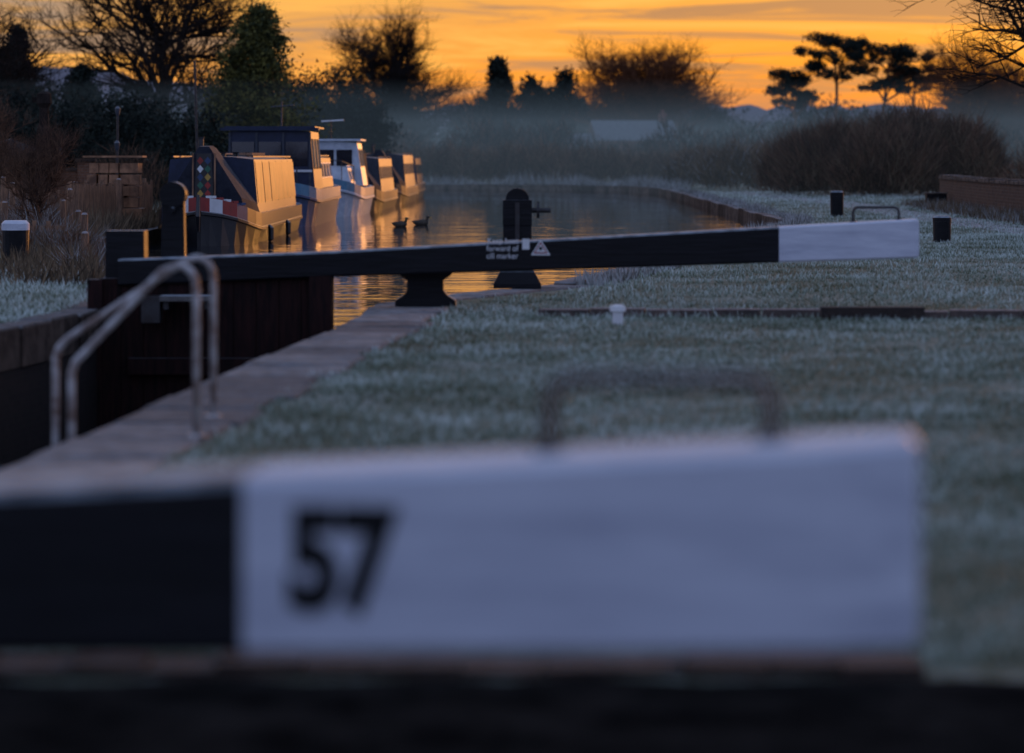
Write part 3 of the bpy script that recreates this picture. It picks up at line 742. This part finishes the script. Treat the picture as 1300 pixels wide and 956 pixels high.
conifer('conifer_tree', (-20.6, 128, 0), 6.9, 3.6, 9000, M_leafd, size=0.2)
conifer('conifer_tree', (-18.2, 130, 0), 5.4, 3.6, 9000, M_leafd, size=0.2, pw=0.6)
conifer('conifer_tree', (-23.0, 140, 0), 6.4, 4.0, 9000, M_leafd, size=0.22)
conifer('conifer_tree', (-13.4, 152, 0), 6.2, 4.0, 9000, M_leafd, size=0.22)

def ivy(loc, ells, n=6000, size=0.32, clumps=30, cs=0.2):
    v, f = leaf_cloud(ells, n, size, clumps=clumps, cs=cs, inner=0.2)
    segs = [(Vector((0, 0, 0)), Vector((0, 0, ells[0][2])), 0.25, 0.1)]
    for e in ells[1:]: segs.append((Vector((0, 0, ells[0][2] * 0.4)), Vector(e[:3]), 0.12, 0.06))
    v2, f2 = seg_mesh(segs); V, F, Mi = merge([(v, f, 0), (v2, f2, 1)])
    return fast('ivy_clad_tree', V, F, [M_leafd, M_bark], Mi, loc=loc)
ivy((3.0, 245, 0), [(0, 0, 4.2, 1.6, 1.3, 2.6), (-1.6, 0, 6.4, 0.9, 0.8, 1.2), (1.2, 0, 7.0, 0.85, 0.8, 1.6), (0.1, 0, 5.6, 1.5, 1, 1.3), (-1.5, 0, 7.6, 0.35, 0.35, 0.5), (2.3, 0, 5.6, 0.9, 0.6, 0.5)], 8000)
ivy((-12.6, 150, 0), [(0, 0, 3.4, 2.0, 1.6, 2.2), (1.6, 0, 3.4, 2.0, 1.6, 2.0)], 16000, 0.16, 60, 0.18)
ivy((-8.9, 150, 0), [(0, 0, 3.4, 2.4, 1.8, 2.3), (1.9, 0, 2.8, 1.5, 1.5, 1.7), (-1.9, 0, 3.6, 1.6, 1.5, 1.9)], 24000, 0.15, 80, 0.17)

def pine(loc, H, lean, clumps, seed):
    r = random.Random(seed); segs = []
    pts = []
    for i in range(9):
        t = i / 8; pts.append(Vector((lean * t ** 1.6 + r.gauss(0, 0.10), r.gauss(0, 0.08), H * 0.86 * t)))
    for i in range(8): segs.append((pts[i], pts[i + 1], 0.26 * (1 - i / 11), 0.26 * (1 - (i + 1) / 11)))
    ells = []
    for (x, z, rx, rz) in clumps:
        y = r.uniform(-1.2, 1.2); t = max(0.3, min(0.97, (z - 0.9) / (H * 0.86))); base = pts[int(t * 8)]
        mid = base.lerp(Vector((x, y, z - rz * 0.4)), 0.5) + Vector((0, 0, 0.2))
        segs.append((base, mid, 0.11, 0.07)); segs.append((mid, Vector((x, y, z - rz * 0.3)), 0.07, 0.03))
        for _ in range(7):
            segs.append((mid, Vector((x + r.uniform(-rx, rx) * 1.0, y + r.uniform(-rx, rx) * 0.8, z + r.uniform(-rz, rz) * 0.5)), 0.04, 0.02))
        for _ in range(4):
            a = r.uniform(-0.95, 0.95); ells.append((x + a * rx, y + r.uniform(-.5, .5), z + r.uniform(-0.6, 0.6) * rz - abs(a) * 0.15, rx * r.uniform(0.28, 0.55), rx * 0.5, rz * r.uniform(0.5, 1.0)))
    v, f = leaf_cloud(ells, 330 * len(ells), 0.27, clumps=10, cs=0.28, asp=0.35, inner=0.3)
    v2, f2 = seg_mesh(segs); V, F, Mi = merge([(v, f, 0), (v2, f2, 1)])
    return fast('pine_tree', V, F, [M_leafd, M_bark_warm], Mi, loc=loc)
pine((26.8, 255, 0), 12.2, 0.2, [(-0.6, 11.3, 1.9, 0.6), (1.1, 10.8, 1.6, 0.55), (-1.7, 10.3, 1.5, 0.5), (0.6, 10.0, 1.8, 0.5), (-0.9, 9.2, 1.6, 0.45), (1.6, 9.2, 1.2, 0.45), (0.2, 8.3, 1.5, 0.35)], 1)
pine((30.6, 255, 0), 11.4, 0.8, [(0.7, 10.4, 2.1, 0.6), (2.8, 9.8, 1.8, 0.5), (-1.0, 9.9, 1.7, 0.5), (4.2, 8.9, 1.6, 0.45), (1.6, 9.0, 2.0, 0.45), (-1.2, 8.7, 1.5, 0.4), (3.6, 7.9, 1.8, 0.4), (1.0, 7.8, 1.5, 0.35), (-0.6, 7.4, 1.2, 0.3)], 2)
pine((23.9, 258, 0), 8.9, -0.4, [(-0.6, 8.3, 1.5, 0.5), (0.5, 7.9, 1.5, 0.5), (-1.6, 7.3, 1.3, 0.4), (0.2, 7.0, 1.4, 0.4), (-0.8, 6.3, 1.4, 0.4), (1.2, 6.5, 1.0, 0.35)], 3)
pine((33.9, 262, 0), 9.8, 0.5, [(0.3, 8.8, 1.5, 0.45), (1.4, 8.4, 1.3, 0.4), (-0.6, 8.0, 1.3, 0.4), (0.4, 7.3, 1.4, 0.35)], 4)

# ---------------------------------------------------------------- hedges and bushes
def twig_mass(name, blobs, n, ln, wd, mats, lean=0.5, frost_frac=0.0, loc=(0, 0, 0)):
    area = np.array([b[2] * b[3] * b[4] for b in blobs]); area = area / area.sum(); P = []; D = []
    for b_, w_ in zip(blobs, area):
        k = int(n * w_) + 1; a = R.random(k) * 2 * math.pi; r = np.sqrt(R.random(k))
        x = np.cos(a) * r; y = np.sin(a) * r; hmax = b_[4] * np.sqrt(np.clip(1 - 0.85 * r ** 2.4, 0.02, 1))
        hmax *= 0.72 + 0.42 * vnoise(np.stack([x * 5 + 9 + b_[0], y * 5 + 9], 1), 1.3, 8)
        z = hmax * R.random(k) ** 0.6
        P.append(np.column_stack([b_[0] + x * b_[2], b_[1] + y * b_[3], z * 0.92]))
        D.append(np.column_stack([x * lean + R.normal(size=k) * 0.45, y * lean + R.normal(size=k) * 0.45, np.full(k, 0.9)]))
    P = np.vstack(P); D = np.vstack(D); D /= np.linalg.norm(D, axis=1, keepdims=True); m = len(P)
    V, F = blades(P, D, ln * (0.4 + R.random(m) ** 2 * 1.4), wd * (0.6 + 0.8 * R.random(m)))
    mi = (R.random(m) < frost_frac).astype(int)
    return fast(name, V, F, mats, mi, loc=loc)
twig_mass('bare_bush', [(13.0, 122, 2.4, 2.4, 3.0), (15.8, 121, 2.6, 2.6, 3.5), (17.8, 120, 1.4, 2.2, 3.1), (14.6, 119, 2.2, 2.0, 2.7), (11.4, 124, 1.4, 1.6, 2.4)], 60000, 0.7, 0.030, [M_twig, M_reed], frost_frac=0.35)
twig_mass('bare_bush', [(10.5, 140, 2.0, 2.0, 2.3), (9.2, 150, 1.8, 2.5, 2.1), (12.8, 140, 2.2, 2.0, 2.6)], 16000, 0.5, 0.035, [M_reed, M_frosttwig], frost_frac=0.10)
hb = []
for i in range(30):
    t = i / 29; hb.append((-9 + 32 * t, 176 - 10 * t + R.uniform(-0.7, 0.7), 1.0, 1.2, 2.1 + R.uniform(-0.3, 0.5) + 0.3 * math.sin(t * 9)))
twig_mass('hedge', hb, 42000, 0.5, 0.045, [M_reed, M_twig], frost_frac=0.5)
hb = []
for i in range(24):
    t = i / 23; hb.append((-16 + 62 * t, 205 + R.uniform(-3, 3), 2.3, 1.5, 3.2 + R.uniform(-0.6, 1.6)))
twig_mass('hedge', hb, 34000, 0.7, 0.07, [M_twig, M_leafd], frost_frac=0.6)
twig_mass('bare_bush', [(18.8, 100, 3.0, 2.5, 1.9), (21, 108, 3, 3, 2.4), (24, 125, 4, 3, 2.8)], 14000, 0.45, 0.03, [M_twig, M_reed], frost_frac=0.3)

v, f = leaf_cloud([(-13.5, 112, 1.5, 2.6, 2, 2.2), (-17, 108, 1.3, 3, 2, 2.4), (-19.5, 105, 1.2, 2.5, 2, 2.0), (-11, 108, 1.2, 1.8, 1.5, 2.0), (-15, 118, 2.2, 3, 2, 2.0), (-8.8, 118, 1.0, 1.2, 1.5, 1.8)], 60000, 0.13, clumps=90, cs=0.14)
fast('evergreen_shrub', v, f, [M_leafd])
twig_mass('garden_shrub', [(-9.9, 62, 0.7, 0.8, 0.6), (-8.7, 56, 0.5, 0.8, 0.6), (-9.2, 50, 0.7, 0.7, 0.35), (-7.4, 49, 0.5, 0.6, 0.4), (-8.2, 52, 0.6, 0.7, 0.5), (-11.4, 66, 0.6, 0.8, 0.9), (-8.4, 46, 0.6, 0.6, 0.3), (-10, 56, 0.8, 0.8, 0.5), (-6.5, 45.5, 0.5, 0.6, 0.4), (-5.6, 40.5, 0.35, 0.5, 0.25), (-7.3, 46.5, 0.5, 0.5, 0.4)],
          14000, 0.30, 0.012, [M_twig, M_frosttwig], frost_frac=0.4)
twig_mass('garden_shrub', [(-12.2, 73, 1.0, 0.8, 1.5), (-12.6, 77, 1.2, 0.8, 1.8), (-9.2, 79, 0.6, 0.8, 1.5), (-14, 84, 1.4, 1, 2.0), (-10.5, 84, 1.2, 1, 1.9)], 16000, 0.35, 0.016, [M_leafd, M_twig], frost_frac=0.5)
V, F = gen_tree(71, 2.2, 1.2, twig=0.006, upness=0.12); fast('bare_sapling', V, F, [M_twig], loc=(-7.8, 50.5, 0))
V, F = gen_tree(72, 3.0, 1.8, twig=0.006, upness=0.12); fast('bare_sapling', V, F, [M_twig], loc=(-11.6, 68, 0))

def fence(name, a, b_, h, gap=0.16, bw=0.12, mats=None):
    m = MB(); a = Vector((*a, 0)); b_ = Vector((*b_, 0)); L = (b_ - a).length; d = (b_ - a).normalized(); rz = math.atan2(d.y, d.x)
    k = int(L / gap)
    for i in range(k):
        p = a + d * (i + 0.5) * gap; hh = h * rnd.uniform(0.92, 1.04)
        m.box((p.x, p.y, hh / 2), (bw, 0.02, hh), 0, rz=rz)
    nrm = Vector((-d.y, d.x, 0)) * 0.03
    for z in (0.25 * h, 0.8 * h):
        c = (a + b_) / 2 + nrm; m.box((c.x, c.y, z), (L, 0.035, 0.07), 0, rz=rz)
    for i in range(int(L / 1.8) + 1):
        p = a + d * min(L, i * 1.8) + nrm * 2.2; m.box((p.x, p.y, h * 0.54), (0.09, 0.09, h * 1.08), 0, rz=rz)
    return m.finish(name, mats or [M_timber])
m = MB()
m.box((-11.9, 70.0, 0.6), (4.6, 0.24, 1.2), 0); m.box((-11.9, 70.0, 1.23), (4.7, 0.34, 0.06), 1)
for i in range(4): m.box((-14.1 + i * 1.47, 69.95, 0.7), (0.36, 0.38, 1.4), 0); m.box((-14.1 + i * 1.47, 69.95, 1.44), (0.44, 0.46, 0.08), 1)
m.finish('garden_wall', [M_gwall, M_stoned])
fence('garden_fence', (-10.4, 63.5), (-8.75, 64.2), 0.85, gap=0.19, bw=0.09)
fence('garden_fence', (-10.9, 57), (-9.2, 57.5), 0.7, gap=0.22, bw=0.07)
fence('garden_fence', (-8.75, 61.2), (-8.3, 71), 0.95)
fence('garden_fence', (-8.6, 47.6), (-7.0, 48.2), 0.5, gap=0.22, bw=0.07)
for i, (x, y, h) in enumerate([(-7.75, 53, 0.75), (-6.75, 48.5, 0.6), (-8.2, 57, 0.9), (-7.2, 51, 0.6), (-9.0, 54.5, 0.7), (-6.2, 44.6, 0.4), (-8.0, 62.5, 1.05), (-9.6, 59, 1.0), (-8.6, 60.5, 1.0), (-10.1, 61, 1.1)]):
    m = MB(); m.tube([(0, 0, 0), (0, 0, h), (0, 0, h + 0.03)], [0.06, 0.055, 0.03], 9, 0); m.finish('mooring_stake', [M_timber], loc=(x, y, 0))
m = MB()
for i in range(5):
    for j in range(4):
        m.box((-9.15 + i * 0.23 + rnd.uniform(-.02, .02), 67.3 + rnd.uniform(-.05, .05), 0.52 + j * 0.25), (0.20, 0.6, 0.21), 0, rz=rnd.uniform(-0.06, 0.06))
m.box((-8.7, 67.3, 0.2), (1.25, 0.8, 0.38), 0); m.box((-8.7, 67.3, 1.52), (1.3, 0.8, 0.04), 0)
m.finish('crate_stack', [mat('crate_timber', (0.50, 0.25, 0.13), (0.14, 0.07, 0.04), scale=3, rough=0.8, frost=0.5)])
m = MB(); m.box((0, 0, 0.75), (2.2, 1.8, 1.5), 0); m.loft([[(-1.25, -1, 1.48), (0, -1, 2.0), (1.25, -1, 1.48)], [(-1.25, 1, 1.48), (0, 1, 2.0), (1.25, 1, 1.48)]], 1)
m.box((-0.4, -0.91, 0.65), (0.7, 0.04, 1.2), 2); m.box((0.55, -0.91, 0.95), (0.5, 0.04, 0.4), 3)
m.finish('garden_shed', [M_timber, M_roof, M_bark, M_glass], loc=(-13.4, 82, 0), rz=0.2)
m = MB()
prof_ = [(0, 0.13), (0.7, 0.12), (0.75, 0.16), (1.0, 0.17), (1.15, 0.12), (1.7, 0.11), (1.8, 0.16), (2.1, 0.16), (2.2, 0.11), (2.55, 0.10), (2.65, 0.17), (2.85, 0.15), (2.9, 0.05)]
m.tube([(0, 0, p[0]) for p in prof_], [p[1] for p in prof_], 12, 0)
m.box((-0.1, 0, 2.72), (0.3, 0.08, 0.12), 0)
m.finish('carved_post', [M_bark], loc=(-9.9, 65, 0))
def lamp_post(loc, h):
    m = MB(); m.tube([(0, 0, 0), (0, 0, h)], 0.03, 8, 0); m.tube([(0, 0, h), (0, 0, h + 0.05), (0, 0, h + 0.18), (0, 0, h + 0.24)], [0.03, 0.05, 0.07, 0.02], 10, 1)
    m.finish('garden_lamp_post', [M_steel, M_boatgrey], loc=loc)
lamp_post((-9.5, 74, 0), 2.5); lamp_post((-9.0, 70, 0), 1.65); lamp_post((-10.6, 72, 0), 1.5); lamp_post((-12.2, 73, 0), 1.7); lamp_post((-11.4, 64, 0), 1.3)
def pole(name, pts, r, mt):
    m = MB(); m.tube(pts, r, 8, 0); return m.finish(name, [mt])
pole('boat_mast', [(-7.75, 76, 0), (-7.85, 76, 3.9)], 0.03, M_steel)
pole('marker_pole', [(12.0, 150, 0), (12.0, 150, 2.3)], 0.07, M_boatgrey)
m = MB(); m.tube([(0, 0, 0), (0, 0, 3.1)], 0.025, 6, 0); m.tube([(-0.3, 0, 2.95), (0.35, 0, 3.0)], 0.02, 6, 0)
for i in range(5): m.tube([(-0.25 + i * 0.13, -0.15, 2.96 + i * .01), (-0.25 + i * 0.13, 0.15, 2.96 + i * .01)], 0.01, 5, 0)
m.finish('tv_aerial', [M_boatgrey], loc=(-6.6, 88, 0))

# ---------------------------------------------------------------- boundary wall
m = MB()
wpts = [(13.7, 97), (13.2, 90), (12.7, 80), (12.5, 72), (12.6, 60), (13.4, 40)]
for (a, b_) in zip(wpts[:-1], wpts[1:]):
    a = Vector((*a, 0)); b_ = Vector((*b_, 0)); d = (b_ - a).normalized(); nr = Vector((-d.y, d.x, 0)) * 0.2
    P = [a - nr, b_ - nr, b_ + nr, a + nr]
    m.loft([[(p.x, p.y, -0.05) for p in P], [(p.x, p.y, 0.84) for p in P]], 0)
for a, b_ in along(wpts, 0.7):
    d = (b_ - a).normalized(); nr = Vector((-d.y, d.x, 0)) * 0.25; g0 = d * 0.012
    P = [a + g0 - nr, b_ - g0 - nr, b_ - g0 + nr, a + g0 + nr]; zz = 0.93 + rnd.uniform(-0.04, 0.04)
    m.loft([[(p.x, p.y, 0.842) for p in P], [(p.x, p.y, zz) for p in P]], 1)
m.finish('boundary_wall', [M_wall, M_stone])
Q = R.random(16000); wy = 50 + 46 * Q; wx = 12.4 - 0.9 * R.random(16000) ** 2 - 0.15 + np.where(wy > 80, (wy - 80) * 0.05, 0)
C = np.column_stack([wx, wy, np.zeros(16000)]); D = R.normal(size=(16000, 3)) * 0.4; D[:, 2] = 1; D /= np.linalg.norm(D, axis=1, keepdims=True)
V, F = blades(C, D, 0.10 + 0.3 * R.random(16000) ** 2, np.full(16000, 0.02)); fast('rough_verge', V, F, [M_reed, M_frosttwig], (R.random(16000) < 0.3).astype(int))
m = MB(); L_ = [(10.2, 30), (10.6, 60), (10.4, 80), (10.9, 100), (10.2, 118), (9.6, 132)]
for (a, b_) in zip(L_[:-1], L_[1:]): m.add([(a[0] - 0.7, a[1], 0.004), (a[0] + 0.7, a[1], 0.004), (b_[0] + 0.7, b_[1], 0.004), (b_[0] - 0.7, b_[1], 0.004)], [(0, 1, 2, 3)])
m.finish('towpath', [mat('path_earth', (0.17, 0.14, 0.12), (0.09, 0.08, 0.07), scale=2, rough=0.95, bump=0.4, frost=0.4)])

# ---------------------------------------------------------------- house
m = MB()
W_, D_, Hh = 6.4, 5.0, 2.9
m.box((0, 0, Hh / 2), (W_, D_, Hh), 0)
m.loft([[(-W_ / 2 - .3, -D_ / 2 - .3, Hh), (-W_ / 2 - .3, 0, Hh + 1.7), (-W_ / 2 - .3, D_ / 2 + .3, Hh)], [(W_ / 2 + .3, -D_ / 2 - .3, Hh), (W_ / 2 + .3, 0, Hh + 1.7), (W_ / 2 + .3, D_ / 2 + .3, Hh)]], 1)
m.box((-4.6, -0.5, 1.1), (2.7, 3.6, 2.2), 0)
m.loft([[(-6.2, -2.6, 2.2), (-6.2, -0.5, 3.5), (-6.2, 1.6, 2.2)], [(-3.55, -2.6, 2.2), (-3.55, -0.5, 3.5), (-3.55, 1.6, 2.2)]], 1)
m.box((2.6, 0, Hh + 1.8), (0.6, 0.55, 1.0), 0); m.tube([(2.6, 0, Hh + 2.3), (2.6, 0, Hh + 2.6)], 0.12, 8, 0)
for x in (-2.1, 0, 2.1):
    for z in (0.9, 2.2):
        m.box((x, -D_ / 2 - 0.01, z), (0.95, 0.08, 0.8), 3); m.box((x, -D_ / 2 - 0.03, z), (0.8, 0.08, 0.66), 2); m.box((x, -D_ / 2 - 0.08, z), (0.05, 0.03, 0.66), 3)
m.box((1.05, -D_ / 2 - 0.02, 0.85), (0.75, 0.08, 1.7), 3)
m.finish('brick_house', [M_house, M_roof, M_glass, M_steel], loc=(10.0, 256, 0), rz=0.15)

# ---------------------------------------------------------------- background
def ridge(name, y0, y1, hfun, mt, x0=-700, x1=700, n=160):
    m = MB(); vs = []; fs = []
    for i in range(n + 1):
        x = x0 + (x1 - x0) * i / n; vs += [(x, y0, -1), (x, (y0 + y1) / 2, hfun(x) * 0.6), (x, y1, hfun(x)), (x, y1 + 200, -1)]
    for i in range(n):
        for k in range(3): fs.append((4 * i + k, 4 * i + k + 1, 4 * i + k + 5, 4 * i + k + 4))
    m.add(vs, fs); return m.finish(name, [mt])
M_hill = mat('hill_woodland_hazed', (0.24, 0.24, 0.26), (0.18, 0.18, 0.20), scale=0.03, rough=1.0, spec=0.0)  # distance haze is mixed into the hill's pale base colour
hn = np.random.default_rng(4).random(600)
def hf(x):
    t = (x + 700) / 6; i = int(t) % 599; f = t - int(t)
    base = 20 + (22 if x < -200 else 22 * max(0, (-x - 60) / 140)) + 2.5 * math.sin(x / 130.0 + 1)
    return base + (hn[i] * (1 - f) + hn[i + 1] * f) * 4.5
ridge('hill', 1000, 1400, hf, M_hill, n=400)
es = []
for i in range(80):
    x = -110 + 220 * i / 79 + R.uniform(-1.5, 1.5); h = R.uniform(4.5, 9.0) + (2 if x < -30 else 0)
    es.append((x, 370 + R.uniform(-24, 24), h * 0.5, R.uniform(1.8, 3.5), 2, h * 0.5))
for i in range(44):
    x = -45 + 110 * i / 43 + R.uniform(-1.5, 1.5); h = R.uniform(3.0, 6.4)
    es.append((x, 296 + R.uniform(-14, 14), h * 0.5, R.uniform(1.5, 2.6), 2, h * 0.5))
v, f = leaf_cloud(es, 100000, 0.5, clumps=30, cs=0.22)
fast('distant_tree_row', v, f, [M_leafd])

def mist(name, x0, x1, y0, y1, z0, z1, sigma, col):
    m = MB(); m.box(((x0 + x1) / 2, (y0 + y1) / 2, (z0 + z1) / 2), (x1 - x0, y1 - y0, z1 - z0), 0)
    mt = bpy.data.materials.new(name + '_volume'); mt.use_nodes = True; nt = mt.node_tree; N = nt.nodes; L = nt.links; N.clear()
    out = N.new('ShaderNodeOutputMaterial'); ab = N.new('ShaderNodeVolumeAbsorption'); em = N.new('ShaderNodeEmission'); ad = N.new('ShaderNodeAddShader')
    ab.inputs['Color'].default_value = (0, 0, 0, 1); ab.inputs['Density'].default_value = sigma
    em.inputs['Color'].default_value = (*col, 1); em.inputs['Strength'].default_value = sigma  # the mist glows by itself, in place of scattered skylight
    L.new(ab.outputs[0], ad.inputs[0]); L.new(em.outputs[0], ad.inputs[1]); L.new(ad.outputs[0], out.inputs['Volume'])
    return m.finish(name, [mt])
mist('mist', -600, 600, 112, 960, -0.2, 4.4, 0.0033, (0.115, 0.165, 0.225))

# ---------------------------------------------------------------- sky / world
AZ, EL = math.radians(22), math.radians(3.6)
wd = bpy.data.worlds.new('World'); sc.world = wd; wd.use_nodes = True
nt = wd.node_tree; N = nt.nodes; L = nt.links; N.clear()
out = N.new('ShaderNodeOutputWorld'); bg = N.new('ShaderNodeBackground'); bg2 = N.new('ShaderNodeBackground'); ads = N.new('ShaderNodeAddShader')
L.new(bg.outputs[0], ads.inputs[0]); L.new(bg2.outputs[0], ads.inputs[1]); L.new(ads.outputs[0], out.inputs[0])
sky = N.new('ShaderNodeTexSky'); sky.sky_type = 'NISHITA'; sky.sun_disc = False; sky.sun_elevation = EL; sky.sun_rotation = AZ
L.new(sky.outputs[0], bg2.inputs[0]); bg2.inputs[1].default_value = 0.010
tc = N.new('ShaderNodeTexCoord'); sx = N.new('ShaderNodeSeparateXYZ'); L.new(tc.outputs['Generated'], sx.inputs[0])
def ramp(stops):
    cr = N.new('ShaderNodeValToRGB'); e = cr.color_ramp.elements
    e[0].position, e[0].color = stops[0][0], (*stops[0][1], 1); e[1].position, e[1].color = stops[-1][0], (*stops[-1][1], 1)
    for p, c in stops[1:-1]: x = e.new(p); x.color = (*c, 1)
    return cr
def mrange(src, a, b_, c=0.0, d=1.0, smooth=True):
    r = N.new('ShaderNodeMapRange'); r.inputs['From Min'].default_value = a; r.inputs['From Max'].default_value = b_
    r.inputs['To Min'].default_value = c; r.inputs['To Max'].default_value = d
    if smooth: r.interpolation_type = 'SMOOTHSTEP'
    L.new(src, r.inputs['Value']); return r.outputs[0]
def mix(fac, a, b_, mode='MIX'):
    m = N.new('ShaderNodeMixRGB'); m.blend_type = mode
    for s, i in ((fac, 0), (a, 1), (b_, 2)):
        if isinstance(s, (int, float)): m.inputs[i].default_value = s
        elif isinstance(s, tuple): m.inputs[i].default_value = (*s, 1)
        else: L.new(s, m.inputs[i])
    return m.outputs[0]
warmR = ramp([(0.0, (1.0, 0.22, 0.008)), (0.022, (1.0, 0.28, 0.012)), (0.036, (0.98, 0.34, 0.03)), (0.055, (0.92, 0.38, 0.06)), (0.20, (1.05, 0.44, 0.09)), (0.42, (0.34, 0.34, 0.38)), (1.0, (0.18, 0.25, 0.41))])
warmL = ramp([(0.0, (0.82, 0.26, 0.04)), (0.022, (0.82, 0.32, 0.06)), (0.036, (0.68, 0.33, 0.10)), (0.055, (0.64, 0.33, 0.12)), (0.20, (0.90, 0.42, 0.12)), (0.42, (0.32, 0.34, 0.40)), (1.0, (0.18, 0.25, 0.41))])
L.new(sx.outputs['Z'], warmR.inputs[0]); L.new(sx.outputs['Z'], warmL.inputs[0])
warm = mix(mrange(sx.outputs['X'], -0.17, 0.09), warmL.outputs[0], warmR.outputs[0])
mp = N.new('ShaderNodeMapping'); mp.inputs['Scale'].default_value = (9, 2, 130); mp.inputs['Rotation'].default_value = (0, math.radians(2.0), 0); L.new(tc.outputs['Generated'], mp.inputs[0])
nz = N.new('ShaderNodeTexNoise'); nz.inputs['Scale'].default_value = 1.0; nz.inputs['Detail'].default_value = 7; nz.inputs['Roughness'].default_value = 0.6; nz.inputs['Distortion'].default_value = 0.8
L.new(mp.outputs[0], nz.inputs[0])
cl = mrange(nz.outputs['Fac'], 0.46, 0.58)
lo = mrange(sx.outputs['Z'], 0.010, 0.045, 0.7, 1.0)
mu = N.new('ShaderNodeMath'); mu.operation = 'MULTIPLY'; L.new(cl, mu.inputs[0]); L.new(lo, mu.inputs[1])
hiz = N.new('ShaderNodeMath'); hiz.operation = 'MULTIPLY'; L.new(mu.outputs[0], hiz.inputs[0]); L.new(mrange(sx.outputs['Z'], 0.055, 0.10, 1.0, 0.15), hiz.inputs[1])
cloudcol = mix(mrange(sx.outputs['X'], -0.17, 0.09), (0.34, 0.23, 0.17), (0.44, 0.20, 0.09))
clouded = mix(hiz.outputs[0], warm, cloudcol)
hi = mrange(nz.outputs['Fac'], 0.46, 0.34, 0.0, 0.8)
clouded = mix(hi, clouded, (1.0, 0.46, 0.09))
cool = ramp([(0.0, (0.37, 0.43, 0.71)), (0.2, (0.32, 0.40, 0.71)), (1.0, (0.18, 0.25, 0.44))]); L.new(sx.outputs['Z'], cool.inputs[0])
front = mrange(sx.outputs['Y'], 0.35, 0.93)
final = mix(front, cool.outputs[0], clouded)
L.new(final, bg.inputs[0]); bg.inputs[1].default_value = 1.0

sl = bpy.data.lights.new('sun', 'SUN'); sl.energy = 0.8; sl.angle = math.radians(3.0); sl.color = (1.0, 0.40, 0.11)
so = bpy.data.objects.new('sun', sl); sc.collection.objects.link(so)
Dv = Vector((math.sin(AZ) * math.cos(EL), math.cos(AZ) * math.cos(EL), math.sin(EL)))
so.rotation_euler = Dv.to_track_quat('Z', 'Y').to_euler(); so.location = (20, 60, 30)

# ---------------------------------------------------------------- camera
cam = bpy.data.cameras.new('camera'); co = bpy.data.objects.new('camera', cam); sc.collection.objects.link(co)
co.location = (0, 0, 1.5); co.rotation_euler = (math.radians(90), 0, 0)
cam.sensor_width = 36; cam.lens = 108; cam.shift_y = -278 / 1300
cam.clip_start = 0.05; cam.clip_end = 6000
cam.dof.use_dof = True; cam.dof.focus_distance = 50; cam.dof.aperture_fstop = 1.6
sc.camera = co
